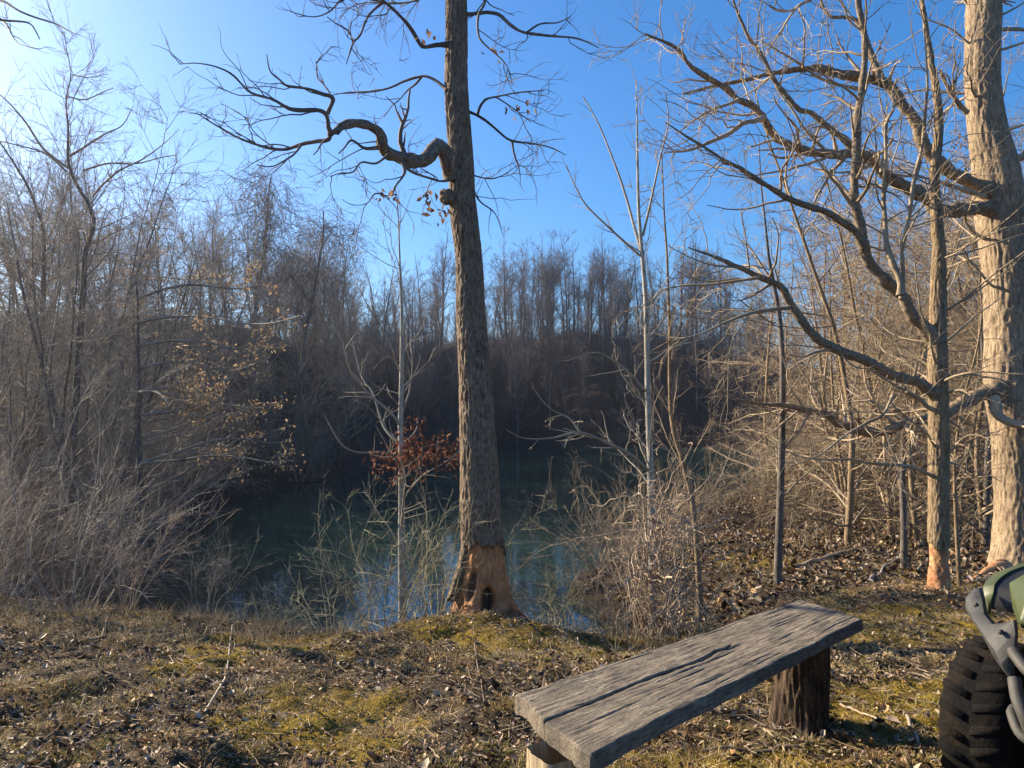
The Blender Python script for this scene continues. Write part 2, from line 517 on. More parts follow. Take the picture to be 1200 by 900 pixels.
def height(x, y):
    x = np.asarray(x, float); y = np.asarray(y, float)
    sd = pond_sd(x, y)
    r = np.hypot(x, y)
    az = np.degrees(np.arctan2(x, np.maximum(y, 1e-3) if False else y))
    far = smooth((r - 15) / 17)
    Hn = -.09 * np.clip(y - 3, -2, 12) + 0.05 * np.clip(-y, 0, 10) - ZW
    Hf = np.interp(az, [-180, -75, -55, -44, -34, -20, -12, -5, 5, 14, 22, 34, 60, 120, 180], [2.2, 2.0, 2.0, 2.6, 6.3, 7.6, 8.8, 10.4, 10.0, 8.8, 6.6, 4.4, 3.6, 2.5, 2.2])
    H = Hn * (1 - far) + Hf * far
    w = 3.0 * (1 - far) + 13 * far
    u = np.clip(sd / w, 0, 1)
    prof = (1 - (1 - u) ** 2.2) * (1 - far) + smooth(u * 0.98 + 0.02) * far
    z = ZW + H * prof
    z = np.where(sd < 0, ZW + np.maximum(sd * 0.5, -2.5), z)
    z += far * np.clip(sd / 6, 0, 1) * (fbm(np.stack([x / 9, y / 9, 0 * x], -1), 3) * 1.3)
    z += far * np.clip(sd / 14, 0, 1) * 1.5 * vnoise(np.stack([x / 15 + 7, y / 40, 0 * x], -1))
    # mound of the gnawed tree and the small lumps of the near ground
    z += 0.07 * np.exp(-(((x + .2) / .9) ** 2 + ((y - 5.9) / .8) ** 2))
    z += -0.10 * np.exp(-(((x - .75) / .5) ** 2 + ((y - 5.2) / .5) ** 2))
    nearm = (1 - smooth((r - 14) / 10)) * np.clip(sd / 1.5 + .2, 0, 1)
    q = np.stack([x, y, 0 * x], -1)
    z += nearm * (0.05 * fbm(q * 1.3, 2) + 0.030 * fbm(q * 5 + 3, 2) + 0.014 * vnoise(q * 17) + 0.006 * vnoise(q * 41))
    return z

def moss_mask(x, y):
    q = np.stack([x, y, 0 * x], -1)
    m = fbm(q * 1.15 + 40, 3) * 0.55 + 0.5
    prefer = 0.24 * np.exp(-((x + .1) / 1.6) ** 2 - ((y - 4.6) / 1.7) ** 2) + 0.22 * np.exp(-((x - 2.2) / 1.3) ** 2 - ((y - 4.4) / 1.0) ** 2) + 0.2 * np.exp(-((x + .6) / 1.4) ** 2 - ((y - 3.1) / .5) ** 2) - 0.14 * smooth((-x - 1.0) / 2)
    return smooth((m + prefer - 0.60) / 0.18) * (1 - smooth((np.hypot(x, y) - 9) / 9))

def axis(lo, hi, step, far, g):
    a = list(np.arange(lo, hi, step))
    s = step; v = a[-1]
    while v < far: s *= g; v += s; a.append(v)
    s = step; v = a[0]
    while v > -far: s *= g; v -= s; a.insert(0, v)
    return np.array(a)

xs = axis(-4.5, 5.5, 0.03, 300, 1.045)
ys = axis(1.6, 8.0, 0.03, 300, 1.045)
X, Y = np.meshgrid(xs, ys, indexing='ij')
Z = height(X, Y)
nx, ny = X.shape
ii = (np.arange(nx - 1) * ny)[:, None]; jj = np.arange(ny - 1)[None]
Q = np.stack([ii + jj, ii + ny + jj, ii + ny + jj + 1, ii + jj + 1], -1).reshape(-1, 4)
me = mesh_quads('ground', np.stack([X, Y, Z], -1), Q, M['ground'], attrs={'moss': moss_mask(X, Y).ravel(), 'bank_shade': (smooth((Y - 11) / 5) * (1 - smooth((X / np.maximum(Y, 1) - .26) / .1))).ravel()})  # painted bank shade leaves out the sunlit right-hand hill
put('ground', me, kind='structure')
wq = np.array([(-40, 5, ZW), (40, 5, ZW), (40, 80, ZW), (-40, 80, ZW)], float)
put('water', mesh_quads('water', wq, [(0, 1, 2, 3)], M['water']), kind='structure')

def gz(x, y): return float(height(np.array([x]), np.array([y]))[0])


# ------------------------------------------------------------------ trunks with real bark relief
def trunk_mesh(name, cl, rad, mat, nseg=64, nring=220, relief=0.012, fz=0.22, fs=22, off=(0, 0, 0), lump=0.03, flare=None, t_lo=0.0, t_hi=1.0, shape=None, attrs=None, seed=0):
    """round trunk along a centre line, furrowed by ridged noise; shape(th, z, r) may rework the radius"""
    s = np.linspace(t_lo, t_hi, nring)
    k = np.linspace(0, 1, len(cl))
    C = np.stack([np.interp(s, k, cl[:, q]) for q in range(3)], -1)
    r = np.interp(s, k, rad)
    th = np.linspace(0, 2 * np.pi, nseg, endpoint=False)
    T = nrm(np.gradient(C, axis=0))
    U = nrm(np.cross(T, np.array([[0, 1.0, 0]]))); W = np.cross(T, U)
    D = U[:, None] * np.cos(th)[None, :, None] + W[:, None] * np.sin(th)[None, :, None]
    rr = np.repeat(r[:, None], nseg, 1)
    q = np.stack([np.cos(th)[None] * rr, np.sin(th)[None] * rr, np.repeat(C[:, 2:3], nseg, 1) * fz], -1) + seed * 7.7
    ridg = 1 - np.abs(fbm(q * fs, 2)) * 1.3
    rr = rr * (1 + lump * fbm(q * 6 + 9, 2)) + relief * (ridg - 0.7)
    if flare is not None: rr = rr * flare(th[None], C[:, 2:3])
    at = None
    if shape is not None: rr, at = shape(th[None], C[:, 2:3], rr)
    V = C[:, None] + D * rr[..., None]
    ii = (np.arange(nring - 1) * nseg)[:, None]; jj = np.arange(nseg)[None]; j2 = (jj + 1) % nseg
    Q = np.stack([ii + jj, ii + j2, ii + nseg + j2, ii + nseg + jj], -1).reshape(-1, 4)
    return mesh_quads(name, V.reshape(-1, 3) - np.asarray(off), Q, mat, attrs={'scar': at.ravel()} if at is not None else None)

def trunk_line(rows, Yc, n=60):
    """rows of (pixel y, left x, right x) from top to bottom -> centre line and radius from bottom to top"""
    rows = np.asarray(rows, float)[::-1]
    yy = np.linspace(rows[0, 0], rows[-1, 0], n)
    L = np.interp(-yy, -rows[:, 0], rows[:, 1]); Rt = np.interp(-yy, -rows[:, 0], rows[:, 2])
    k = np.ones(5) / 5
    sm = lambda a: np.convolve(np.pad(a, 2, mode='reflect', reflect_type='odd'), k, 'valid')
    L = sm(L); Rt = sm(Rt)
    Yv = np.interp(np.linspace(0, 1, n), np.linspace(0, 1, len(Yc)), Yc)
    c = P3((L + Rt) / 2, yy, Yv)
    return c, (Rt - L) / 2 / F * Yv

def extend_up(c, r, h, r1, n=20, wig=0.05):
    d = nrm((c[-1] - c[-4])[None])[0]
    p, q = walk(c[-1:], d[None], np.array([h]), np.array([1.0]), n, wig, 0.02, 1)
    return np.vstack([c, p[0, 1:]]), np.concatenate([r, np.linspace(r[-1], r1, n)[1:]])

def resamp(paths, n=24):
    P = []; Q = []
    for c, r in paths:
        k = np.linspace(0, 1, len(c)); t = np.linspace(0, 1, n)
        P.append(np.stack([np.interp(t, k, c[:, q]) for q in range(3)], -1)); Q.append(np.interp(t, k, r))
    return np.array(P), np.array(Q)

def leaf_clusters(g, pos, n, size, cols, spread=0.06, droop=0.4, wd=.24):
    """curled dead leaves hanging round the given points"""
    B = len(pos) * n
    c = np.repeat(pos, n, 0) + rng.normal(size=(B, 3)) * spread
    d = nrm(rng.normal(size=(B, 3)) + np.array([0, 0, -droop * 2]))
    w = nrm(np.cross(d, rng.normal(size=(B, 3)))); u = np.cross(d, w)
    s = size * rng.uniform(0.6, 1.3, B)[:, None]
    a = c; e = c + d * s; l = c + d * s * .5 + w * s * wd + u * s * .16; r = c + d * s * .5 - w * s * wd + u * s * .2
    m = c + d * s * .55 - u * s * 0.05
    V = np.stack([a, l, m, r, e], 1).reshape(-1, 3)
    b = (np.arange(B) * 5)[:, None]
    Q = np.concatenate([b + np.array([[0, 2, 4, 1]]), b + np.array([[0, 3, 4, 2]])])
    cc = np.asarray(cols)[rng.integers(0, len(cols), B)] * rng.uniform(0.7, 1.25, (B, 1))
    g.add(V, Q, np.repeat(cc, 5, 0))

def bough(c, r, k=14, seed=0.0, collar=.55, kink=.35):
    """an old limb: collar where it leaves the trunk, uneven girth, knots and small kinks"""
    ln = float(np.linalg.norm(np.diff(c, axis=0), axis=1).sum())
    n = int(max(40, min(260, ln / .02)))
    s0 = np.linspace(0, 1, len(c)); s = np.linspace(0, 1, n)
    C = np.stack([np.interp(s, s0, c[:, q]) for q in range(3)], -1); rr = np.interp(s, s0, r)
    d = s * ln
    q = np.stack([d * 3.1 + seed * 5.3, 0 * d + seed, 0 * d], -1)
    off = np.stack([fbm(q, 3), fbm(q + 31, 3), fbm(q + 67, 3)], -1)
    C = C + off * (rr * kink)[:, None] * np.clip(d / .12, 0, 1)[:, None]
    rr = rr * (1 + .16 * fbm(q * 2.5 + 11, 3) + .28 * np.clip(fbm(q * 1.7 + 5, 2) - .5, 0, 1)) * (1 + collar * np.exp(-d / (1.6 * r[0])))
    V, Q = tubes(C[None], rr[None], k)
    ctr = np.repeat(C, k, 0)
    e = V - ctr
    V = ctr + e * (1 + .16 * fbm(V * np.array([28, 28, 28]) + seed, 2))[:, None]
    return V, Q

# ------------------------------------------------------------------ the gnawed oak in the middle
rows = [(-10, 523, 545), (0, 523, 546), (50, 523.5, 547), (100, 522, 546), (150, 525, 550), (200, 528, 554), (233, 527, 555), (267, 530, 560), (300, 536, 564), (350, 535, 566), (400, 537, 570), (450, 540, 576), (500, 541, 578), (550, 542, 583), (600, 541, 585), (633, 543, 588), (667, 538, 595), (700, 533, 603), (718, 527, 609), (745, 520, 618)]
c, r = trunk_line(rows, [6.0, 6.0], 80)
c, r = extend_up(c, r, 4.0, 0.025)
base = np.array([c[4, 0], 6.0, gz(c[4, 0], 6.0)])
root = thing('gnawed_oak', base, 'tall oak in the centre with beaver-gnawed orange base, a burl and an S-shaped limb', 'tree')
zs = c[:, 2]
z_bark = float(P3(565, 636, 6.0)[2]); zf = zs / 1.0
kz = np.linspace(0, 1, len(c))
t_b = float(np.interp(z_bark, zs, kz))
# orientation of the trunk frame: U = T x Y points along -x, W = T x U along -y
U0 = np.cross([0, 0, 1.0], [0, 1.0, 0]); W0 = np.cross([0, 0, 1.0], U0)
XS = np.sign(U0[0]); YS = np.sign(W0[1])
def arch(th):      # height of the torn bark edge round the trunk: lower on the left-hand flank
    return 0.012 * np.sin(5 * th) + 0.010 * np.sin(11 * th + 1) + 0.035 * vnoise(np.stack([np.cos(th) * 9, np.sin(th) * 9, 0 * th], -1)) + 0.024 * vnoise(np.stack([np.cos(th) * 24, np.sin(th) * 24, 0 * th], -1)) - .40 * smooth((-XS * np.cos(th) - .78) / .16) - .04 * smooth((XS * np.cos(th) - .8) / .2)
def bark_shape(th, z, rr):
    edge = z_bark + arch(th)
    k = smooth((z - edge) / 0.015 + 1)
    b_ = 1 + .22 * smooth((z_bark - z) / .4) * smooth((-XS * np.cos(th) - .4) / .4)
    return rr * b_ * (0.35 + 0.65 * k) + 0.012 * k, None
put('trunk', trunk_mesh('trunk', c, r, M['oak_bark'], 170, 900, 0.010, 0.27, 44, base, 0.05, t_lo=max(0, t_b - 0.10), shape=bark_shape), root)
cav = P3(574, 697, 6.0); scar = P3(552, 682, 6.0)
def wood_shape(th, z, rr):
    # angle of every vertex seen from above: th measured in the trunk_mesh frame (U = T x Y points along -x ... )
    x = np.cos(th) * rr * -1; y = np.sin(th) * rr
    front = smooth(-YS * np.sin(th) * 2)
    xo = XS * np.cos(th) * rr
    dx = (xo + np.interp(z, zs, c[:, 0]) - cav[0]); dz = z - cav[2]
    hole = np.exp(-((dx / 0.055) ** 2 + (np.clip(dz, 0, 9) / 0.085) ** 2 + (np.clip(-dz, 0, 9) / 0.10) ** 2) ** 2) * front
    dx2 = (xo + np.interp(z, zs, c[:, 0]) - scar[0]); dz2 = z - scar[2]
    sc = np.exp(-(((dx2 - dz2 * 0.25) / 0.034) ** 2 + (dz2 / 0.11) ** 2) ** 2) * front
    nz = fbm(np.stack([np.cos(th) * 2.2 + 0 * z, np.sin(th) * 2.2 + 0 * z, z * 9 + 0 * th], -1), 3)
    hole = np.clip(hole * (1 + .5 * nz), 0, 1) ** .8; sc = np.clip(sc * (1 + .8 * nz), 0, 1)
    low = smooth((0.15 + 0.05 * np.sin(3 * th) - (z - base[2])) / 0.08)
    butt = 1 + 0.10 * np.cos(5 * th + .6) * smooth((0.32 - (z - base[2])) / 0.3) + 0.22 * smooth((0.10 - (z - base[2])) / 0.14)
    rr = rr * butt * (0.93 + 0.02 * np.sin(9 * th))
    rr = rr * (1 - 0.72 * hole - 0.10 * sc) - 0.010 * np.abs(vnoise(np.stack([np.cos(th) * 7 + 0 * z, np.sin(th) * 7 + 0 * z, z * 34 + 0 * th], -1))) - .012 * np.clip(vnoise(np.stack([np.cos(th) * 3 + 0 * z, np.sin(th) * 3 + 0 * z, z * 8 + 0 * th], -1)), 0, 1)
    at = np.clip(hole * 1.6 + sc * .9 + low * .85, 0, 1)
    return rr, at
put('gnawed_wood', trunk_mesh('gnawed_wood', c, r, M['chewed'], 150, 240, 0.006, 0.25, 40, base, 0.02, t_lo=0.0, t_hi=t_b + 0.02, shape=wood_shape, seed=3), root)
# burl
bp = P3(524, 231, 5.93)
g = Geo()
uu = np.linspace(0, np.pi, 22); vv = np.linspace(0, 2 * np.pi, 30, endpoint=False)
A, B_ = np.meshgrid(uu, vv, indexing='ij')
D = np.stack([np.sin(A) * np.cos(B_), np.sin(A) * np.sin(B_), np.cos(A)], -1)
rad = 0.062 * (1 + 0.25 * fbm(D * 3.0, 3))
V = bp + D * rad[..., None] * np.array([1.05, 1, 0.95])
i0 = (np.arange(21) * 30)[:, None]; j0 = np.arange(30)[None]; j1 = (j0 + 1) % 30
g.add(V, np.stack([i0 + j0, i0 + 30 + j0, i0 + 30 + j1, i0 + j1], -1))
put('burl', g.mesh('burl', M['oak_bark'], base), root)
# limbs traced from the photograph, each at its own depth
S_limb = limb('b', [(392, 622), (380, 570), (366, 532), (343, 513), (322, 532), (308, 556), (285, 570), (240, 568), (195, 553), (160, 535), (143, 510), (141, 485), (128, 458), (92, 437), (40, 432), (0, 450), (-14, 462)], [5.95, 5.6, 5.2], [.058, .05, .05, .044, .03, .024], 44)
tipa = limb('a', [(1186, 462), (1160, 461), (1151, 405), (1110, 386), (1030, 386), (960, 350), (880, 325), (820, 265), (760, 235), (690, 222), (630, 226)], [5.2, 4.9, 4.7], [0.0180, 0.0090, 0.0020], 30)
tipb = limb('a', [(1160, 462), (1156, 492), (1110, 498), (1060, 507), (1000, 526), (930, 516), (850, 490), (760, 440), (690, 396)], [5.2, 5.4, 5.6], [0.0148, 0.0098, 0.0033], 26)
tipc = limb('a', [(1150, 400), (1172, 345), (1130, 328), (1080, 310), (1010, 303), (985, 280), (950, 250), (938, 190)], [5.2, 5.1, 5.0], [.016, .009, .003], 22)
tipd = limb('a', [(1060, 507), (1030, 545), (960, 585), (900, 580)], [5.3, 5.0], [.01, .003], 12)
L1 = limb('b', [(380, 156), (340, 156), (300, 165), (278, 158), (255, 118), (225, 75), (190, 40), (150, 4), (110, -30), (60, -50)], [5.95, 5.6, 5.3], [0.0197, 0.0148, 0.0066], 26)
L1b = limb('b', [(150, 4), (95, 55), (65, 125), (42, 150), (28, 190), (18, 225)], [5.5, 5.3], [.012, .004], 16)
L1c = limb('b', [(42, 150), (25, 110), (-20, 82), (-50, 60)], [5.4, 5.2], [.007, .003], 12)
L2 = limb('b', [(372, 318), (340, 290), (310, 272), (280, 268), (220, 285), (165, 310), (100, 322), (20, 325), (-60, 340)], [5.95, 6.2, 6.5], [0.0131, 0.0082, 0.0033], 24)
L2b = limb('b', [(282, 270), (262, 295), (230, 320), (205, 350), (178, 372), (150, 412)], [6.1, 6.3], [.009, .003], 14)
L3 = limb('b', [(430, 52), (470, 48), (520, 44), (555, 50), (580, 75), (610, 98), (650, 115), (740, 126), (830, 135), (905, 168)], [5.98, 5.7, 5.4], [0.0164, 0.0107, 0.0033], 26)
L3b = limb('b', [(650, 115), (700, 85), (760, 80), (800, 60)], [5.7, 5.6], [.008, .003], 12)
L4 = limb('b', [(432, 388), (460, 398), (500, 420), (550, 460), (600, 495), (680, 505), (740, 520), (790, 545)], [5.98, 6.2, 6.5], [0.0131, 0.0082, 0.0033], 22)
L4b = limb('b', [(600, 495), (608, 545), (625, 595), (630, 655)], [6.2, 6.3], [.009, .003], 12)
L4c = limb('b', [(478, 404), (490, 370), (510, 348), (545, 340), (620, 326), (710, 318)], [6.05, 5.8], [.011, .003], 16)
L4d = limb('b', [(545, 342), (590, 370), (630, 400), (668, 430)], [5.9, 6], [.006, .002], 10)
L5 = limb('b', [(428, -40), (490, -20), (505, 10), (482, 55), (484, 130), (520, 170), (565, 210), (590, 250), (600, 300)], [5.98, 5.6, 5.5], [.014, .009, .003], 22)
L6 = limb('b', [(386, 632), (350, 636), (300, 622), (250, 605), (222, 582), (205, 560)], [5.95, 5.5, 5.35], [.012, .009, .010], 18)
L6b = limb('b', [(212, 565), (222, 600), (212, 625), (190, 655), (180, 690)], [5.38, 5.3], [.013, .003], 12)
L6c = limb('b', [(165, 545), (120, 575), (70, 570), (40, 605), (0, 608), (-40, 620)], [5.4, 5.2], [0.0115, 0.0033], 18)
L6d = limb('b', [(130, 520), (80, 520), (35, 492), (10, 520), (-10, 540)], [5.35, 5.3], [.012, .004], 14)
L7 = limb('b', [(440, 610), (520, 628), (570, 615), (620, 580)], [5.98, 6.3], [.008, .002], 14)
L8 = limb('b', [(455, 660), (490, 710), (540, 750), (570, 830)], [5.98, 5.8], [.008, .002], 14)
L9 = limb('b', [(160, 690), (120, 680), (90, 715), (40, 720), (0, 700)], [5.4, 5.3], [.006, .002], 14)
L9b = limb('b', [(190, 655), (175, 680), (160, 690)], [5.3, 5.4], [.006, .005], 8)
L10 = limb('b', [(380, -60), (330, -30), (250, 5), (170, 12), (80, 10), (0, 40)], [5.95, 6.3, 6.6], [0.0131, 0.0082, 0.0033], 20)
L11 = limb('b', [(150, 10), (60, -10), (0, 0), (-40, 40), (-100, 60), (-180, 40)], [5.5, 5.0, 4.8], [0.0098, 0.0066, 0.0025], 20)
L12 = limb('b', [(180, 495), (215, 462), (260, 475)], [5.4, 5.3], [.014, .003], 10)
L13 = limb('b', [(92, 437), (75, 405), (95, 425), (130, 420), (160, 440)], [5.35, 5.45], [.007, .002], 10)
big = [S_limb, L1, L3, L2, L4]
kids = [tipa, tipb, tipc, tipd, L1b, L1c, L2b, L3b, L4b, L4c, L4d, L5, L6, L6b, L6c, L6d, L7, L8, L9, L9b, L10, L11]
for cc, rr in big:
    g = Geo(); g.add(*bough(cc, rr, 14, rr[0] * 100 + len(cc)))
    put('limb', g.mesh('limb', M['oak_limb'] if rr[0] > .03 else M['twig_dark'], base), root)
g = Geo()
for cc, rr in kids: g.add(*bough(cc, rr, 8, rr[0] * 100 + len(cc), .3))
P, Q = resamp([(cc[len(cc)//3:], rr[len(cc)//3:]) for cc, rr in big] + kids, 24)
a1 = grow(P, Q, 8.5, 0.62, rr=.55, rmin=.0036, ang=0.75, up=.02, wig=.22, n=9, fall=.45)
a2 = grow(*a1, 8, 0.27, rr=.65, rmin=.0026, ang=0.8, up=.01, wig=.2, n=6)
a3 = grow(*a2, 9, 0.10, rr=.75, rmin=.002, ang=0.8, up=.02, wig=.15, n=3)
# the unseen head of the tree above the frame
T, TQ = resamp([(c[60:], r[60:])], 24)
h1 = grow(T[:, 10:], TQ[:, 10:], 6, 1.8, rr=.5, rmin=.006, ang=.9, up=.05, wig=.15, n=10, fall=.5)
h2 = grow(*h1, 4, .6, rr=.5, rmin=.003, ang=.8, wig=.18, n=7)
h3 = grow(*h2, 6, .25, rr=.6, rmin=.0016, wig=.2, n=5)
for (p, q), k in ((a1, 5), (a2, 4), (a3, 3), (h1, 5), (h2, 4), (h3, 3)): g.tubes(p, q, k)
put('twigs', g.mesh('twigs', M['twig_dark'], base), root)
g = Geo()
pos = np.array([P3(400 + x / 3, y / 3, yy) for x, y, yy in [(180, 692, 5.3), (300, 680, 5.35), (308, 690, 5.35), (365, 740, 5.6), (358, 748, 5.6), (315, 742, 5.4), (290, 118, 5.6), (605, 390, 5.9), (532, 178, 5.6), (660, 365, 5.9), (130, 690, 5.4)]])
leaf_clusters(g, pos, 6, 0.055, [(.22, .13, .075), (.30, .19, .12), (.16, .09, .05)], 0.03)
put('dead_leaves', g.mesh('dead_leaves', M['leaf'], base), root)

# ------------------------------------------------------------------ the big tan oak at the right edge
rows = [(-10, 1134, 1171), (0, 1134.5, 1171.5), (50, 1133, 1171), (100, 1132.5, 1170), (150, 1136, 1176), (180, 1140, 1184), (200, 1143, 1191), (225, 1144, 1196), (240, 1144, 1197), (267, 1149, 1198), (300, 1153, 1202), (350, 1156, 1206), (400, 1159, 1209), (450, 1156, 1212), (500, 1165, 1216), (550, 1168, 1219), (600, 1170, 1222), (640, 1167, 1226), (667, 1160, 1232), (690, 1150, 1244)]
c, r = trunk_line(rows, [9.0, 9.0], 80)
c, r = extend_up(c, r, 6.0, 0.05)
base = np.array([c[4, 0], 9.0, gz(c[4, 0], 9.0)])
sh = base[2] + 0.0 - (P3(1190, 672, 9.0)[2])
root = thing('big_oak', base, 'thick pale-tan oak trunk at the right edge with heavy crooked limbs reaching left', 'tree')
put('trunk', trunk_mesh('trunk', c, r, M['tan_bark'], 140, 800, 0.014, 0.24, 26, base, 0.06, seed=5), root)
Aa = limb('c', [(1120, 742), (1040, 738), (960, 742), (890, 742), (868, 706), (830, 682), (740, 632), (690, 592), (660, 558), (600, 541), (520, 540), (440, 532), (340, 490), (305, 455), (285, 415), (250, 376), (195, 352), (160, 312), (80, 266), (20, 226), (0, 190), (-60, 150), (-130, 120)], [8.9, 8.3, 7.8, 7.4], [.085, .078, .07, .055, .045, .035, .025, .012], 60)
Bb = limb('c', [(1090, 690), (1040, 655), (1000, 638), (950, 610), (915, 580), (870, 538), (838, 490), (820, 440), (770, 360), (725, 300), (690, 283), (655, 278), (600, 266), (540, 256), (480, 240), (400, 246), (300, 262), (200, 286), (120, 300), (0, 330)], [8.9, 8.6, 8.5], [.075, .07, .065, .055, .045, .03, .02, .01], 54)
B1 = limb('c', [(690, 284), (676, 230), (660, 190), (642, 140), (628, 95), (604, 66), (560, 58), (520, 58), (495, 30), (484, -20)], [8.7, 8.9], [.045, .035, .02, .012], 26)
A1 = limb('c', [(603, 520), (560, 486), (500, 440), (450, 400), (410, 390), (375, 350), (325, 285), (292, 215), (262, 165), (235, 135), (212, 85), (190, 35), (170, -20)], [8.2, 8.0, 7.9], [.04, .03, .025, .018, .010], 36)
A2 = limb('c', [(283, 414), (250, 425), (210, 432), (160, 470), (100, 500), (20, 528), (-60, 535)], [7.8, 7.5], [.03, .02, .008], 20)
Cc = limb('f', [(1110, 465), (1060, 478), (1010, 505), (965, 535), (910, 555), (850, 572), (780, 590), (700, 620), (640, 618), (590, 600), (540, 588), (500, 560), (440, 545), (360, 524), (280, 520), (180, 500)], [8.9, 8.4, 8.2], [.085, .08, .06, .055, .05, .04, .02, .01], 44)
Dd = limb('c', [(1000, 396), (968, 362), (940, 322), (920, 285), (903, 248)], [8.9, 8.7], [.03, .025, .018], 14)
Ee = limb('c', [(1105, 104), (1150, 103), (1200, 106), (1260, 120)], [9, 9.3], [.03, .02], 10)
Ff = limb('c', [(1160, 560), (1200, 545), (1240, 480), (1260, 400)], [8.95, 8.8], [.04, .02], 12)
Gg = limb('c', [(1060, 690), (980, 665), (900, 640), (830, 620), (760, 615), (700, 600)], [8.85, 8.2], [.035, .02, .008], 18)
Hh = limb('f', [(1090, 500), (1110, 560), (1160, 590), (1230, 600)], [8.78, 8.5], [.06, .05, .03], 14)
A3 = limb('c', [(700, 605), (705, 560), (715, 520), (716, 430), (735, 395), (745, 360), (735, 330), (752, 278)], [8.1, 8.0], [.022, .022, .018, .012], 22)
A4 = limb('c', [(540, 540), (530, 490), (510, 455), (480, 445), (450, 450)], [8.2, 8.1], [.02, .008], 12)
A5 = limb('c', [(195, 352), (120, 380), (60, 410), (-20, 470)], [7.6, 7.4], [.02, .006], 14)
A6 = limb('c', [(450, 532), (400, 545), (345, 556), (300, 540)], [8.0, 7.9], [.02, .008], 12)
A7 = limb('c', [(622, 312), (560, 300), (490, 275), (440, 245), (390, 210), (330, 175), (280, 145)], [8.6, 8.4], [.02, .016, .007], 20)
A8 = limb('c', [(450, 0), (410, 20), (380, 55), (340, 120), (300, 175)], [8.6, 8.4], [.018, .008], 16)
A9 = limb('c', [(410, 20), (370, 40), (330, 35), (305, 20)], [8.6, 8.4], [.016, .010], 12)
big = [Aa, Bb, Cc, B1, A1]
kids = [A2, Dd, Ee, Ff, Gg, Hh, A3, A4, A5, A6, A7, A8, A9]
for cc, rr in big:
    g = Geo(); g.add(*bough(cc, rr, 16, rr[0] * 100 + len(cc)))
    put('limb', g.mesh('limb', M['tan_limb'], base), root)
g = Geo()
for cc, rr in kids: g.add(*bough(cc, rr, 8, rr[0] * 100 + len(cc), .3))
P, Q = resamp([(cc[len(cc)//4:], rr[len(cc)//4:]) for cc, rr in big] + kids, 30)
a1 = grow(P, Q, 6.0, 1.15, rr=.5, rmin=.006, ang=0.85, up=.03, wig=.16, n=10, fall=.45)
a2 = grow(*a1, 6.5, 0.55, rr=.6, rmin=.0038, ang=0.8, up=.01, wig=.18, n=7)
a3 = grow(*a2, 7, 0.22, rr=.7, rmin=.0028, ang=0.8, up=.02, wig=.15, n=4)
T, TQ = resamp([(c[20:], r[20:])], 40)
t1 = grow(T, TQ, 3.0, 1.3, rr=.12, rmin=.008, ang=1.2, up=.04, wig=.14, n=10, fall=.3)
h1 = grow(T[:, 26:], TQ[:, 26:], 4, 3.0, rr=.5, rmin=.01, ang=.9, up=.05, wig=.15, n=12, fall=.5)
t2 = grow(np.concatenate([t1[0], h1[0][:, :10]]), np.concatenate([t1[1], h1[1][:, :10]]), 5, .6, rr=.55, rmin=.003, wig=.16, n=7)
t3 = grow(*t2, 6, .22, rr=.7, rmin=.002, wig=.16, n=4)
for (p, q), k in ((a1, 5), (a2, 4), (a3, 3), (t1, 5), (h1, 6), (t2, 4), (t3, 3)): g.tubes(p, q, k)
put('twigs', g.mesh('twigs', M['twig_tan'], base), root)
g = Geo()
pos = np.array([P3(800 + x / 3, y / 3, yy) for x, y, yy in [(525, 175, 8.6), (690, 168, 8.8), (515, 210, 8.6), (968, 490, 8.7), (950, 500, 8.7), (590, 605, 8.4)]])
leaf_clusters(g, pos, 6, 0.06, [(.25, .15, .10), (.34, .2, .14)], 0.05)
put('dead_leaves', g.mesh('dead_leaves', M['leaf'], base), root)
# low gnawed root collar
g = Geo(); cc, rr = limb(None, [(1176, 672), (1163, 690), (1140, 700)], [8.6, 8.2], [.11, .06, .015], 12)
for k_ in range(len(cc)): cc[k_, 2] = max(gz(cc[k_, 0], cc[k_, 1]) + .01, cc[k_, 2] if k_ < 4 else -9)
g.tubes(cc[None], rr[None], 10)
put('root', g.mesh('root', M['chewed_pale'], base), root)

# ------------------------------------------------------------------ the forked, gnawed tree in front of it
rows = [(290, 1094, 1107), (330, 1092, 1108), (380, 1090, 1108.5), (420, 1089, 1109), (500, 1089.5, 1111), (560, 1089.5, 1111), (600, 1089, 1111), (628, 1089, 1111), (660, 1089, 1112), (700, 1088, 1113), (712, 1085, 1116), (725, 1080, 1120)]
c, r = trunk_line(rows, [7.0, 7.0], 60)
tp = limb('f', [(905, -30), (903, -80)], [7.0, 7.0], [.04, .04], 4)
c, r = extend_up(c, r, 2.6, 0.012, 22, .06)
base = np.array([c[4, 0], 7.0, gz(c[4, 0], 7.0)])
root = thing('forked_tree', base, 'slim forked tree with pale fresh beaver-chewed wood at its foot, before the thick oak', 'tree')
zb = float(P3(1100, 640, 7.0)[2]); zs = c[:, 2]; kz = np.linspace(0, 1, len(c)); t_b = float(np.interp(zb, zs, kz))
def bark2(th, z, rr):
    k = smooth((z - zb - 0.035 * np.sin(2 * th + 2) - .012 * np.sin(7 * th)) / 0.012 + 1)
    return rr * (0.5 + 0.5 * k) + .004 * k, None
put('trunk', trunk_mesh('trunk', c, r, M['mid_bark'], 80, 520, 0.007, 0.25, 48, base, 0.05, t_lo=t_b - .02, shape=bark2, seed=8), root)
def wood2(th, z, rr):
    n_ = np.interp(z, [base[2] + .02, base[2] + .12, base[2] + .22, base[2] + .35], [1.05, .98, .82, .93])
    return rr * n_ * (1 + .03 * np.sin(6 * th + z * 20)), 0 * rr
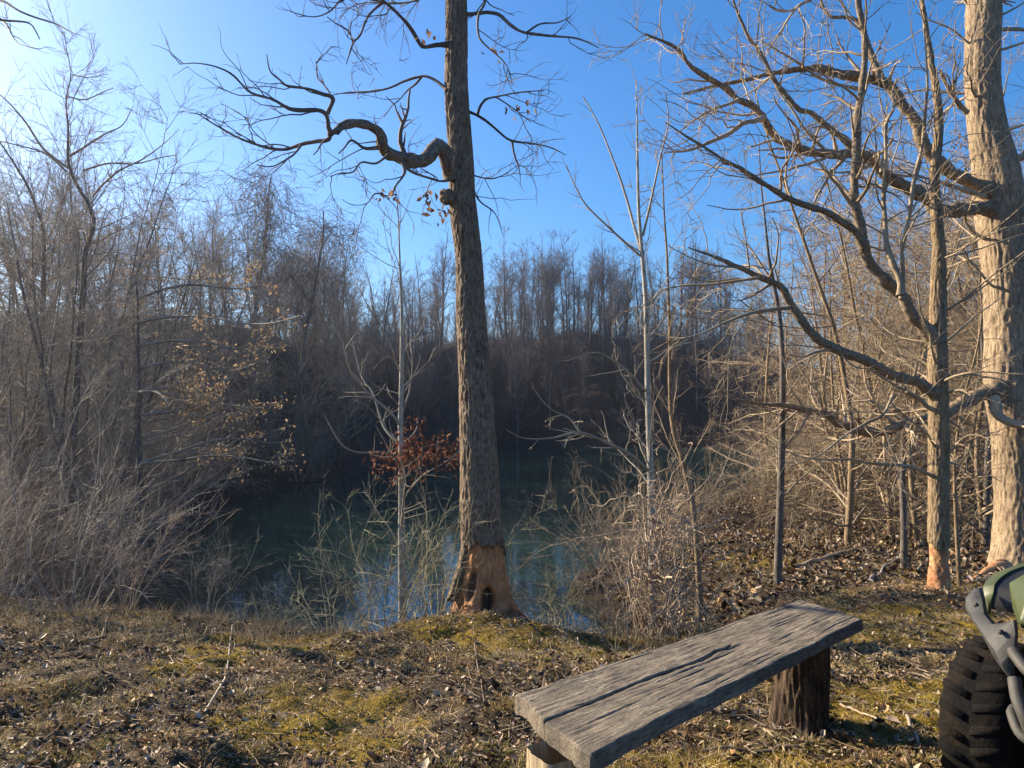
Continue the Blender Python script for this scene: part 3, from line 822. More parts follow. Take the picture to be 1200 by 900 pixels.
put('gnawed_wood', trunk_mesh('gnawed_wood', c, r, M['chewed_pale'], 70, 120, 0.006, 0.6, 30, base, 0.03, t_hi=t_b + .015, shape=wood2, seed=9), root)
f1 = limb('f', [(895, 300), (880, 284), (840, 252), (805, 212), (785, 180), (765, 140), (720, 90), (670, 40), (648, 8), (636, -32), (625, -70), (612, -140), (606, -200), (611, -300), (607, -400), (618, -500), (632, -600), (639, -700), (632, -800), (618, -870), (614, -920)], [7.0, 6.7, 6.6], [.056, .054, .05, .045, .038, .034, .028, .02], 60)
f2 = limb('f', [(636, -40), (600, -90), (545, -130), (500, -155), (460, -170), (370, -200), (330, -225), (300, -245), (235, -285), (200, -310), (150, -330), (80, -380), (0, -430), (-60, -470)], [6.68, 6.3, 6.0], [.034, .028, .022, .014, .004], 36)
f3 = limb('f', [(885, 480), (840, 455), (800, 432), (720, 410), (640, 370), (560, 342), (500, 310), (440, 260), (400, 210), (375, 170), (345, 112), (310, 92), (270, 75), (200, 40), (100, 0), (20, -30)], [6.98, 6.5, 6.2], [.05, .045, .04, .034, .024, .005], 44)
f3b = limb('f', [(375, 182), (300, 190), (230, 205), (150, 235), (60, 275), (-40, 300)], [6.3, 6.0], [.016, .006], 20)
f3c = limb('f', [(270, 75), (200, 85), (100, 100), (0, 105), (-80, 120)], [6.25, 6.5], [.014, .005], 18)
f4 = limb('f', [(890, 545), (860, 525), (830, 500), (760, 462), (700, 425), (660, 400)], [6.97, 6.7, 6.6], [.022, .016, .008], 20)
f5 = limb('f', [(875, 772), (840, 752), (800, 738), (720, 735), (640, 727), (590, 715), (480, 715), (390, 700)], [6.97, 6.5, 6.3], [.018, .014, .005], 22)
f6 = limb('f', [(765, 138), (758, 80), (740, 35), (725, -5), (712, -90), (705, -250), (716, -330), (714, -460), (742, -520)], [6.65, 6.9], [.028, .022, .016, .01], 26)
f7 = limb('f', [(770, 150), (775, 60), (770, -20), (780, -60), (800, -160), (812, -250), (840, -370), (852, -500), (860, -620), (850, -800)], [6.7, 6.4], [.02, .016, .006], 30)
f8 = limb('f', [(560, 345), (590, 380), (640, 395), (700, 375), (720, 350)], [6.5, 6.3], [.008, .003], 14)
f9 = limb('f', [(760, 462), (790, 440), (815, 420), (825, 372)], [6.75, 6.6], [.014, .01], 10)
f10 = limb('f', [(740, 490), (700, 560), (640, 590), (560, 640), (480, 700), (380, 740)], [6.7, 6.3], [.014, .005], 18)
f11 = limb('f', [(930, 700), (985, 640), (1040, 630), (1100, 660)], [6.95, 6.6], [.012, .004], 14)
f12 = limb('f', [(930, 480), (980, 470), (1010, 490)], [6.95, 6.7], [.012, .006], 8)
big = [f1, f3, f2]
kids = [f3b, f3c, f4, f5, f6, f7, f8, f9, f10, f11, f12]
for cc, rr in big:
    g = Geo(); g.add(*bough(cc, rr, 16, rr[0] * 100 + len(cc)))
    put('limb', g.mesh('limb', M['mid_limb'], base), root)
g = Geo()
for cc, rr in kids: g.add(*bough(cc, rr, 8, rr[0] * 100 + len(cc), .3))
P, Q = resamp([(cc[len(cc)//4:], rr[len(cc)//4:]) for cc, rr in big] + kids, 30)
a1 = grow(P, Q, 6.6, 0.95, rr=.5, rmin=.0048, ang=0.85, up=.02, wig=.17, n=9, fall=.4)
a2 = grow(*a1, 6.5, 0.45, rr=.6, rmin=.0032, ang=0.8, up=.01, wig=.18, n=6)
a3 = grow(*a2, 7, 0.17, rr=.7, rmin=.0024, ang=0.8, up=.02, wig=.15, n=3)
T, TQ = resamp([(c[14:], r[14:])], 40)
t1 = grow(T, TQ, 9.0, 1.25, rr=.2, rmin=.006, ang=1.15, up=.01, wig=.14, n=9, fall=.4, flat=.3)
t2 = grow(*t1, 6, .42, rr=.55, rmin=.0026, wig=.16, n=6)
t3 = grow(*t2, 7, .16, rr=.7, rmin=.0017, wig=.16, n=3)
for (p, q), k in ((a1, 5), (a2, 4), (a3, 3), (t1, 5), (t2, 4), (t3, 3)): g.tubes(p, q, k)
put('twigs', g.mesh('twigs', M['twig_tan'], base), root)

# ------------------------------------------------------------------ slim trees one can tell apart
def slim_tree(name, label, z, pts, Y, r, bark, twig, limbs=(), dens=4.5, L=.9, ang=.7, up=.04, cat='sapling', top=0.0, t0=.2, lrr=.35, rm=.0024, flat=0.0, l2=.45):
    c, rr = limb(z, pts, Y, r, 40)
    if top: c, rr = extend_up(c, rr, top, 0.006, 14, .04)
    x0, y0 = c[0, 0], c[0, 1]
    zg = gz(x0, y0)
    base = np.array([x0, y0, zg])
    if c[0, 2] > zg - .1:                                     # carry the stem down into the soil
        c = np.vstack([[x0, y0, zg - .12], c]); rr = np.concatenate([[rr[0] * 1.15], rr])
    root = thing(name, base, label, cat)
    g = Geo(); g.tubes(c[None], rr[None], 10)
    put('trunk', g.mesh('trunk', M[bark], base), root)
    P, Q = resamp([(c, rr)], 40)
    g = Geo()
    ex = [limb(*q) for q in limbs]
    for cc, r_ in ex: g.tubes(cc[None], r_[None], 6)
    a1 = grow(P, Q, dens, L, rr=lrr, rmin=rm * 2, t0=t0, ang=ang, up=up, wig=.12, n=9, fall=.5, flat=flat)
    if ex:
        E, EQ = resamp(ex, 9)
        a1 = (np.concatenate([a1[0], E]), np.concatenate([a1[1], EQ]))
        g.tubes(a1[0][:-len(ex)], a1[1][:-len(ex)], 5)
    else: g.tubes(*a1, 5)
    a2 = grow(*a1, 6, l2, rr=.6, rmin=rm * 1.3, ang=.7, up=up, wig=.14, n=6)
    a3 = grow(*a2, 7, l2 * .4, rr=.7, rmin=rm, ang=.7, up=up, wig=.14, n=3)
    g.tubes(*a2, 4); g.tubes(*a3, 3)
    put('branches', g.mesh('branches', M[twig], base), root)
    return root, base, a1

st, stb, sta = slim_tree('young_tree', 'slender young tree left of the gnawed oak, holding a spray of russet dead leaves', 'e',
    [(215, 1290), (212, 1000), (212, 900), (211, 700), (208, 600), (212, 400), (212, 200), (207, 60), (203, -60), (198, -200)], [7.4, 7.4], [.042, .036, .030, .022, .012, .004], 'pale_bark', 'twig_pale',
    limbs=[('e', [(208, 600), (190, 570), (150, 530), (80, 470), (30, 400), (0, 280), (-40, 200)], [7.4, 7.0], [.016, .011, .004]),
           ('e', [(205, 660), (150, 600), (110, 480), (70, 420), (40, 300)], [7.4, 7.9], [.016, .006]),
           ('e', [(210, 760), (190, 710), (150, 690), (60, 690), (0, 660), (-60, 560)], [7.4, 7.0], [.014, .005]),
           ('e', [(210, 745), (260, 690), (330, 665), (390, 690), (425, 740)], [7.4, 7.1], [.012, .005]),
           ('e', [(212, 560), (240, 470), (250, 380), (244, 300)], [7.4, 7.5], [.012, .004])], dens=6.0, L=1.1, ang=.75, up=.04, l2=.42, t0=.15)
g = Geo()
lp = []
for x, y in [(215, 660), (235, 690), (250, 650), (262, 700), (285, 668), (300, 690), (318, 672), (338, 655), (350, 680), (368, 690), (385, 695), (398, 715), (410, 690), (415, 735), (230, 715), (250, 735), (205, 735), (195, 775), (140, 705), (120, 715), (300, 720), (330, 700), (360, 665), (280, 690), (240, 670), (222, 700), (340, 720), (170, 720), (265, 590)]:
    lp.append(P3(400 + x / 3, 300 + y / 3, 7.25 + rng.uniform(-.2, .2)))
leaf_clusters(g, np.array(lp), 17, .07, [(.22, .075, .04), (.27, .11, .06), (.14, .05, .03), (.33, .17, .10), (.26, .13, .08)], .06, .45, .15)
put('dead_leaves', g.mesh('dead_leaves', M['leaf'], stb), st)
slim_tree('young_tree', 'straight white-barked sapling rising out of the vine tangle behind the bench', 'e',
    [(1095, 1250), (1090, 900), (1085, 700), (1078, 500), (1075, 350), (1070, 150), (1058, 0), (1046, -150), (1042, -300), (1040, -450), (1038, -620)], [7.8, 7.8], [.04, .036, .03, .024, .014, .004], 'pale_bark', 'twig_pale',
    limbs=[('b', [(1053, 880), (1025, 780), (1000, 690), (970, 600), (915, 460), (880, 390), (850, 340)], [7.8, 8.2], [.016, .006]),
           ('b', [(1060, 830), (1090, 700), (1120, 560), (1150, 430), (1140, 330)], [7.8, 7.4], [.014, .005]),
           ('b', [(1050, 900), (940, 800), (860, 720), (820, 650), (790, 580)], [7.8, 8.0], [.014, .005]),
           ('e', [(1085, 760), (1020, 700), (940, 660), (840, 620), (740, 640), (640, 640), (580, 610)], [7.8, 7.0, 6.6], [.018, .012, .004]),
           ('e', [(840, 620), (800, 570), (740, 540), (690, 490)], [7.1, 6.9], [.010, .004]),
           ('e', [(1075, 480), (1000, 400), (900, 340), (790, 370)], [7.8, 7.3], [.014, .005])], dens=5.0, L=1.0, up=.05, t0=.2)
slim_tree('young_tree', 'thin leaning tan sapling just right of the white-barked one', 'e',
    [(1260, 1200), (1240, 900), (1200, 720), (1165, 600), (1155, 450), (1155, 300), (1150, 150), (1145, 0), (1135, -150), (1128, -330), (1126, -420)], [8.4, 8.4], [.032, .028, .02, .012, .004], 'mid_bark', 'twig_tan', dens=5, L=1.0, t0=.2, up=.05)
slim_tree('young_tree', 'dark thin-stemmed tree standing on the leafy slope behind the far end of the bench', 'f',
    [(335, 1185), (335, 1100), (342, 880), (350, 600), (350, 350), (338, 200), (316, 80), (302, 0), (290, -120), (275, -260), (268, -420)], [8.4, 8.4], [.045, .04, .034, .026, .012, .004], 'grey_bark', 'twig_tan', dens=4.5, L=1.3, ang=.95, up=.01, t0=.2)
slim_tree('young_tree', 'small bare sapling between the forked tree and the thick oak', 'f',
    [(975, 1190), (960, 900), (958, 700), (990, 500), (1040, 300), (1050, 150), (1010, 40), (960, -60)], [7.4, 7.4], [.022, .016, .01, .004], 'mid_bark', 'twig_tan', dens=5, L=.7, ang=1.0, t0=.25)
slim_tree('young_tree', 'straight grey stem behind the thick oak, in deep shade', 'f',
    [(1066, 1060), (1070, 800), (1075, 600), (1060, 400), (1050, 200), (1060, 0)], [11.5, 11.5], [.05, .045, .03, .01], 'grey_bark', 'twig_tan', dens=3, L=1.2, ang=1.0)
slim_tree('young_tree', 'short grey dead stem left of the forked tree', 'f',
    [(778, 1120), (778, 950), (772, 800), (776, 720)], [9.0, 9.0], [.045, .04, .03], 'grey_bark', 'twig_grey', dens=3, L=.5, ang=1.0)
# leaning budding trees at the left
slim_tree('budding_tree', 'slender budding tree at the far left with an open fork high against the bright sky', 'a',
    [(260, 1500), (290, 1050), (300, 890), (330, 790), (312, 720), (270, 650), (240, 570), (240, 450), (232, 350), (250, 260), (235, 180), (225, 110)], [11, 11], [.05, .046, .040, .030, .020, .009, .004], 'grey_bark', 'twig_red',
    limbs=[('a', [(240, 590), (210, 570), (150, 520), (90, 430), (30, 360), (-30, 310)], [11, 10.6], [.022, .015, .006]),
           ('a', [(245, 548), (300, 515), (370, 470), (430, 440), (470, 370)], [11, 11.4], [.017, .011, .004]),
           ('a', [(325, 690), (360, 650), (420, 600), (500, 560), (570, 510), (630, 455)], [11, 10.8], [.017, .011, .004]),
           ('a', [(290, 600), (380, 575), (480, 575), (560, 555), (620, 545)], [11, 11.3], [.016, .006]),
           ('a', [(240, 340), (300, 350), (370, 320), (400, 310)], [11, 11.2], [.012, .005]),
           ('a', [(250, 262), (310, 272), (380, 260)], [11, 10.8], [.008, .004]),
           ('a', [(230, 600), (160, 540), (60, 510), (-30, 490)], [11, 11.2], [.018, .006])], dens=5.5, L=1.5, up=.04, cat='tree', t0=.15, l2=.6, rm=.0028)
slim_tree('budding_tree', 'leaning grey trunk with red buds at the left edge, left of the other budding tree', 'a',
    [(140, 1500), (150, 1100), (155, 880), (150, 800), (130, 740), (100, 660), (40, 560), (0, 500), (-60, 420)], [12.5, 12.5], [.05, .045, .038, .026, .016, .006], 'grey_bark', 'twig_red', dens=9, L=2.0, up=.03, cat='tree', t0=.3, l2=.6, rm=.0028)

# ------------------------------------------------------------------ kinds of bare tree for the woods
def tree_kind(h, r0, bark, twig, lean=.03, dens=1.7, L=.34, ang=.7, up=.05, d2=2.2, d3=4.0, d4=5.0, rm=.006, t0=.3, forks=0, zig=.04, l3=.42):
    P, Q = walk(np.zeros((1, 3)) - [0, 0, .3], nrm(np.array([[rng.normal() * .08, rng.normal() * .08, 1.0]])), np.array([h]), np.array([r0]), 18, zig, lean, .12)
    t = Geo(); t.tubes(P, Q, 7)
    if forks:
        f = grow(P, Q, forks / h / .4, h * .62, rr=.75, t0=.18, t1=.55, ang=.42, aj=.1, up=.05, wig=.06, n=14, fall=.3, taper=.15)
        t.tubes(*f, 6)
        P = np.concatenate([P, walkfit(f[0], 18)]); Q = np.concatenate([Q, walkfit(f[1][..., None], 18)[..., 0]])
    b1 = grow(P, Q, dens, h * L, rr=.5, rmin=rm * 2, t0=t0, ang=ang, up=up, wig=.12, n=9, fall=.65)
    b2 = grow(*b1, d2, h * .13, rr=.6, rmin=rm * 1.5, ang=.7, up=up, wig=.14, n=6, t0=.2)
    b3 = grow(*b2, d3, h * .055, rr=.65, rmin=rm * 1.1, ang=.65, up=up, wig=.14, n=4)
    b4 = grow(*b3, d4, h * .03, rr=.8, rmin=rm * .8, ang=.6, up=up, wig=.1, n=3)
    g = Geo()
    for (p, q), k in ((b1, 5), (b2, 4), (b3, 3), (b4, 3)): g.tubes(p, q, k)
    return t.mesh('trunk', M[bark]), g.mesh('crown', M[twig])

def walkfit(A, n):
    m = A.shape[1]; f = np.linspace(0, m - 1.001, n); i = f.astype(int); u = (f - i)[None, :, None]
    return A[:, i] * (1 - u) + A[:, i + 1] * u

class Kind:
    def __init__(s, meshes): s.meshes = meshes; s.first = None
    def place(s, name, x, y, rz, sc, label, cat, group, dz=0.0):
        z = gz(x, y) + dz
        if s.first is None:
            s.first = thing(name, (x, y, z), label, cat, group)
            for pn, me in s.meshes: put(pn, me, s.first)
            s.first.rotation_euler = (0, 0, rz); s.first.scale = (sc,) * 3
            return s.first
        r = dup(s.first, (x, y, z), rz, sc, label, group)
        r['category'] = cat
        return r

def TK(*a, **k):
    t, c = tree_kind(*a, **k)
    return Kind([('trunk', t), ('crown', c)])

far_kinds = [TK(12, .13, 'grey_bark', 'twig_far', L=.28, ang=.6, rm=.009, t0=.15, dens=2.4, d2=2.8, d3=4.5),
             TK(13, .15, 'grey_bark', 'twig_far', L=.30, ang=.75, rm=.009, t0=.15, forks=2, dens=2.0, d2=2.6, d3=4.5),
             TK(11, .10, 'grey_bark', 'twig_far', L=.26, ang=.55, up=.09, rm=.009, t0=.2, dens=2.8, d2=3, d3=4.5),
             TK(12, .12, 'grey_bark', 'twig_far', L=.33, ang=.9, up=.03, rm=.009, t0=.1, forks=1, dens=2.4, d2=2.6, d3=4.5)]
left_kinds = [TK(8.5, .07, 'grey_bark', 'twig_red', L=.36, ang=1.0, up=.015, rm=.0044, t0=.08, dens=3.6, d2=4.0, d3=6.0, d4=5),
              TK(9.5, .08, 'grey_bark', 'twig_grey', L=.34, ang=.95, up=.02, rm=.0044, t0=.08, forks=3, d2=3.6, dens=2.8, d3=5.5, d4=5),
              TK(7, .06, 'grey_bark', 'twig_grey', L=.44, ang=1.2, up=-.01, rm=.0042, t0=.06, dens=4.0, d2=4.0, d3=6, d4=5, zig=.07),
              TK(8, .07, 'grey_bark', 'twig_red', L=.40, ang=.6, up=.06, rm=.0048, t0=.06, forks=4, dens=2.6, d2=3.6, d3=6, d4=5, zig=.06)]
right_kinds = [TK(8.5, .06, 'mid_bark', 'twig_tan', L=.40, ang=1.15, up=.0, rm=.0042, t0=.06, dens=4.6, d2=4.0, d3=5.5, zig=.05),
               TK(10, .085, 'mid_bark', 'twig_tan', L=.34, ang=1.0, up=.02, rm=.0044, t0=.08, forks=1, dens=3.4, d2=3.6, d3=5.0),
               TK(6.5, .045, 'mid_bark', 'twig_tan', L=.46, ang=1.3, up=-.01, rm=.004, t0=.05, dens=5.4, d2=4.2, d3=5.0, zig=.06)]

def scatter(n, px0, px1, y0, y1, sdmin, sdmax=99, tries=40, gap=0.0, rpow=1.0, ok=None):
    out = []
    while len(out) < n and tries > 0:
        tries -= 1
        for _ in range(n):
            px = rng.uniform(px0, px1); y = y0 + (y1 - y0) * rng.uniform() ** rpow
            x = (px - 600) / F * y
            s = float(pond_sd(np.array([x]), np.array([y]))[0])
            if s < sdmin or s > sdmax: continue
            if ok and not ok(x, y): continue
            if gap and any((x - a) ** 2 + (y - b) ** 2 < gap * gap for a, b in out): continue
            out.append((x, y))
            if len(out) >= n: break
    return out

for x, y in scatter(110, 300, 940, 58, 112, 9, 48, gap=1.1) + scatter(70, 330, 880, 48, 84, .5, 12, gap=.9) + scatter(60, 580, 900, 52, 92, 3, 22, gap=.9):
    k = far_kinds[rng.integers(4)]
    k.place('woodland_tree', x, y, rng.uniform(0, 6.28), rng.uniform(.4, .82) * rng.uniform(.8, 1.1) * (1.25 if pond_sd(np.array([x]), np.array([y]))[0] > 9 else 1), 'bare grey tree of the shaded wood on the far shore, beyond the water', 'tree', 'trees of the far shore')
for x, y in scatter(110, -25, 430, 15, 56, .6, 22, gap=1.0):
    k = left_kinds[rng.integers(4)]
    k.place('bank_tree', x, y, rng.uniform(0, 6.28), rng.uniform(.6, 1.05), 'bare reddish-grey tree on the steep bank left of the pond', 'tree', 'trees of the left bank')
for x, y in scatter(24, -60, 160, 9.5, 16, .2, 12, gap=.7):
    k = left_kinds[[0, 2, 2, 1][rng.integers(4)]]
    k.place('slender_tree', x, y, rng.uniform(0, 6.28), rng.uniform(.4, .62) * (1 + .05 * (y - 9.5)), 'small many-twigged tree at the near end of the left bank', 'tree', 'small trees at the near left')
def right_ok(x, y):
    return (x / y) > .42 or y > 20
for x, y in scatter(96, 830, 1290, 11.5, 30, .8, 40, gap=.8, ok=right_ok) + scatter(54, 780, 1290, 30, 62, 1.2, 60, gap=1.2):
    k = right_kinds[rng.integers(3)]
    k.place('hillside_tree', x, y, rng.uniform(0, 6.28), rng.uniform(.6, 1.0), 'bare tan tree in the sunlit wood behind the forked tree', 'tree', 'trees of the right-hand wood')

# ------------------------------------------------------------------ vine-hung trees on the left skyline
def vine_tree(px, ytop, ybot, Yd, wpx, label, n=420):
    pb = P3(px, ybot, Yd); pt = P3(px, ytop, Yd)
    zb = gz(pb[0], Yd); h = pt[2] - zb
    base = np.array([pb[0], Yd, zb])
    root = thing('vine_hung_tree', base, label, 'tree')
    P, Q = walk(np.array([[0, 0, -.3]]), np.array([[0.02, 0, 1.0]]), np.array([h]), np.array([.16]), 18, .04, .03, .2)
    f = grow(P, Q, 7 / h, h * .3, rr=.7, t0=.4, t1=.95, ang=.45, up=.03, wig=.1, n=10, taper=.15, fall=.4)
    g = Geo(); g.tubes(P, Q, 8); g.tubes(*f, 6)
    put('trunk', g.mesh('trunk', M['grey_bark']), root)
    b = grow(np.concatenate([walkfit(f[0], 18), P]), np.concatenate([walkfit(f[1][..., None], 18)[..., 0], Q]), 2.5, h * .12, rr=.5, rmin=.012, ang=.7, up=.05, n=7, t0=.3)
    b2 = grow(*b, 4, h * .05, rr=.7, rmin=.008, n=4)
    g = Geo(); g.tubes(*b, 4); g.tubes(*b2, 3)
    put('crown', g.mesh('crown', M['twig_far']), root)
    w = wpx / F * Yd
    A = np.concatenate([P, walkfit(f[0], 18)]); AR = np.concatenate([Q, walkfit(f[1][..., None], 18)[..., 0]])
    idx = rng.integers(0, len(A), n); t = rng.uniform(.35, 1, n)
    p, r, tan = lerp_path(A, AR, idx, t)
    p = p + rng.normal(size=(n, 3)) * np.array([w * .5, w * .5, .5])
    pv, qv = walk(p, nrm(rng.normal(size=(n, 3)) * .6 + [0, 0, -.3]), rng.uniform(.6, 3.4, n), rng.uniform(.007, .014, n), 12, .35, -.16, .6)
    g = Geo(); g.tubes(pv, qv, 3)
    put('hanging_vines', g.mesh('hanging_vines', M['twig_far']), root)
vine_tree(290, 172, 480, 36, 34, 'tall tree smothered in hanging vines on the left skyline, like a ragged column', 800)
vine_tree(347, 226, 480, 38, 36, 'dark vine-draped tree with splayed limbs, right of the ragged vine column', 700)

# ------------------------------------------------------------------ brush
def shrub_kind(n, h, spread, twig, rm=.003, arch=-.05, d2=4, l2=.35, d3=6, wig=.1, base=.12, r0=.008, ang=.6):
    a = rng.uniform(0, 6.28, n)
    p = np.stack([np.cos(a), np.sin(a), 0 * a], -1) * base * rng.uniform(.2, 1, (n, 1)) - [0, 0, .08]
    sp = spread * rng.uniform(.15, 1.1, n)
    d = nrm(np.stack([np.cos(a) * sp, np.sin(a) * sp, np.ones(n)], -1))
    P, Q = walk(p, d, h * rng.uniform(.55, 1.2, n), np.full(n, r0) * rng.uniform(.6, 1.2, n), 12, wig, arch, .3)
    b = grow(P, Q, d2, h * l2, rr=.6, rmin=rm * 1.2, ang=ang, up=.01, wig=.13, n=6, t0=.25, fall=.5)
    c = grow(*b, d3, h * l2 * .4, rr=.7, rmin=rm, ang=ang, up=.01, wig=.12, n=4)
    g = Geo(); g.tubes(P, Q, 5); g.tubes(*b, 4); g.tubes(*c, 3)
    return g.mesh('branches', M[twig])

class Shrub:
    def __init__(s, me): s.me = me
    def place(s, name, x, y, rz, sc, label, group, cat='shrub', dz=0.0, sz=None):
        o = put(name, s.me, None, label, cat, group, None, (x, y, gz(x, y) + dz))
        o.rotation_euler = (0, 0, rz); o.scale = (sc, sc, sz or sc)
        return o

brush = [Shrub(shrub_kind(14, 2.4, .8, 'twig_grey', .0028, -.02, 5, .42, 8, wig=.15, r0=.007, ang=.7)),
         Shrub(shrub_kind(12, 2.1, 1.0, 'twig_red', .0028, -.035, 5.5, .45, 8, wig=.17, r0=.006, ang=.8)),
         Shrub(shrub_kind(16, 2.5, .6, 'twig_red', .0026, -.01, 5, .36, 9, wig=.13, r0=.007, ang=.65)),
         Shrub(shrub_kind(14, 1.5, 1.2, 'twig_grey', .0026, -.06, 6, .45, 8, wig=.18, r0=.0055, ang=.8))]
tanb = [Shrub(shrub_kind(14, 2.0, 1.1, 'twig_tan', .0028, -.06, 4, .4, 6)),
        Shrub(shrub_kind(12, 1.6, 1.4, 'twig_tan', .0026, -.12, 5, .4, 6, wig=.16)),
        Shrub(shrub_kind(20, 1.5, .7, 'vine', .0026, -.05, 4, .35, 6, wig=.18))]
will = [Shrub(shrub_kind(20, 1.3, .9, 'twig_green', .0019, -.02, 9, .36, 12, r0=.0055, ang=.75, wig=.13)),
        Shrub(shrub_kind(16, .9, 1.2, 'twig_green', .0018, -.03, 10, .42, 13, r0=.0048, ang=.8, wig=.15))]
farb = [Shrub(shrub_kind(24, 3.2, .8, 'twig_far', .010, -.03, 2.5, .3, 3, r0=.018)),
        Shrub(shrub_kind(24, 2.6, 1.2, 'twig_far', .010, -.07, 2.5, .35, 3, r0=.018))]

for x, y in scatter(24, -60, 140, 7.0, 14, .05, 9, gap=.4, ok=lambda x, y: y > 6.6 and x / y < -.42 and (x / y < -.5 or y < 8.2)):
    brush[rng.integers(4)].place('brush', x, y, rng.uniform(0, 6.28), rng.uniform(.5, 1.0), 'grey tangled brush growing on the near left shore of the pond', 'brush on the near left shore')
for x, y in scatter(26, -70, 140, 8.5, 15, .3, 9, gap=.5):
    brush[rng.integers(3)].place('thicket_shrub', x, y, rng.uniform(0, 6.28), rng.uniform(.7, .95) * (1 + .10 * (y - 8.5)), 'tall fine-twigged shrub in the thicket left of the pond', 'tall shrubs of the left thicket')
for x, y in scatter(75, -60, 380, 14, 36, .1, 9, gap=.5):
    brush[rng.integers(4)].place('brush', x, y, rng.uniform(0, 6.28), rng.uniform(.9, 1.6), 'grey brush on the shaded left bank across the inlet', 'brush on the left bank')
def raw(me):
    v = np.empty(len(me.vertices) * 3, np.float32); me.vertices.foreach_get('co', v)
    l = np.empty(len(me.loops), np.int32); me.loops.foreach_get('vertex_index', l)
    return v.reshape(-1, 3).astype(float), l.reshape(-1, 4)
far_raw = [raw(s_.me) for s_ in farb]
spots = sorted(scatter(190, 330, 920, 50, 92, .1, 30, gap=.5), key=lambda s_: s_[1])
mass = Geo()
for n_, (x, y) in enumerate(spots):
    k, rz, sc = rng.integers(2), rng.uniform(0, 6.28), rng.uniform(.7, 1.2)
    if n_ < 84:
        farb[k].place('brush', x, y, rz, sc, 'dark brush on the far shore under the trees', 'brush of the far shore')
    else:
        v_, q_ = far_raw[k]
        c_, s_ = math.cos(rz) * sc, math.sin(rz) * sc
        mass.add(np.stack([v_[:, 0] * c_ - v_[:, 1] * s_ + x, v_[:, 0] * s_ + v_[:, 1] * c_ + y, v_[:, 2] * sc + gz(x, y)], -1), q_)
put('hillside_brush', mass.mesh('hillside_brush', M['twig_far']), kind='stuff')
for x, y in scatter(26, 690, 1000, 6.6, 24, -.2, 2.2, gap=.35, ok=lambda x, y: x > .9 and not (x / y > .24 and y < 15) and not (2.2 < x < 6 and y < 13 and float(pond_sd(np.array([x]), np.array([y]))[0]) > .9)):
    tanb[rng.integers(3)].place('brush', x, y, rng.uniform(0, 6.28), rng.uniform(.4, .8), 'tan twiggy brush on the right shore beyond the bench', 'brush on the right shore')
for x, y in scatter(70, 880, 1260, 14, 28, 1.5, 40, gap=.6):
    tanb[rng.integers(2)].place('brush', x, y, rng.uniform(0, 6.28), rng.uniform(.6, 1.1), 'tan bush under the trees of the sunlit wood', 'undergrowth bushes of the right-hand wood')

for x, y in scatter(16, 690, 850, 10.5, 20, -.5, .9, gap=.5):
    tanb[rng.integers(2)].place('brush', x, y, rng.uniform(0, 6.28), rng.uniform(.8, 1.2), 'thin tan shrub at the water behind the vine tangle', 'shrubs at the water behind the vine tangle', dz=.1)
# fine pale-green bushes at the crest, each at its own place
def one(sh, px, Yd, sc, rz, name, label, cat='shrub', sz=None):
    x = (px - 600) / F * Yd
    return sh.place(name, x, Yd, rz, sc, label, None, cat, 0, sz)
one(will[0], 512, 6.1, .95, .4, 'willow_bush', 'fine pale-green bush fanning out just left of the gnawed oak')
one(will[0], 455, 6.3, 1.0, 2.4, 'willow_bush', 'pale-green twiggy bush at the foot of the tree with russet leaves')
one(will[1], 395, 6.0, .8, 1.4, 'willow_bush', 'low spreading pale-green bush left of the tree with russet leaves')
one(will[1], 330, 5.8, .5, 3.4, 'willow_bush', 'small pale tuft of twigs on the crest, where the blue water starts at the left')
one(will[0], 636, 6.4, .75, 5.0, 'willow_bush', 'small pale-green bush right behind the gnawed oak')
one(will[1], 668, 6.2, .7, .9, 'willow_bush', 'low dull bush between the gnawed oak and the vine tangle')
one(brush[2], 150, 6.0, .42, .2, 'weed_clump', 'thin grey weeds standing on the crest in front of the left water')
one(brush[0], 245, 5.9, .38, 2.2, 'weed_clump', 'sparse upright stems on the crest before the dark strip of water')
one(brush[3], 40, 6.4, .5, 1.2, 'bramble', 'arching bramble at the far left end of the crest')
one(brush[1], -30, 6.2, .5, 4.2, 'bramble', 'grey bramble cut off by the left edge of the picture')

# vine tangle behind the bench
g = Geo()
n = 130
cx, cy = (768 - 600) / F * 6.0, 6.0
zb = gz(cx, cy)
p = np.stack([rng.normal(0, .13, n), rng.normal(0, .14, n), rng.uniform(.0, 1.0, n) ** .8 * 1.0], -1)
P_, Q_ = walk(p, nrm(rng.normal(size=(n, 3)) + [0, 0, .4]), rng.uniform(.4, 1.2, n), rng.uniform(.0025, .006, n), 18, .42, -.10, .6)
g.tubes(P_, Q_, 4)
n = 60
p = np.stack([rng.normal(0, .16, n), rng.normal(0, .14, n), np.full(n, -.05)], -1)
P2, Q2 = walk(p, nrm(np.stack([rng.normal(0, .2, n), rng.normal(0, .2, n), np.ones(n)], -1)), rng.uniform(.5, 1.2, n), rng.uniform(.003, .009, n), 14, .16, .0, .5)
g.tubes(P2, Q2, 5)
t3 = grow(P_, Q_, 5, .2, rr=.6, rmin=.0016, ang=.9, wig=.25, n=5)
g.tubes(*t3, 3)
n = 14
p = np.stack([rng.normal(0, .1, n), rng.normal(0, .1, n), rng.uniform(.4, .9, n)], -1)
P4, Q4 = walk(p, nrm(np.stack([rng.normal(0, 1.0, n), rng.normal(0, .6, n), rng.uniform(-.1, .6, n)], -1)), rng.uniform(.6, 1.3, n), rng.uniform(.006, .011, n), 14, .2, -.02, .4)
g.tubes(P4, Q4, 5)
t4 = grow(P4, Q4, 6, .25, rr=.6, rmin=.0022, ang=.8, wig=.18, n=6)
g.tubes(*t4, 3)
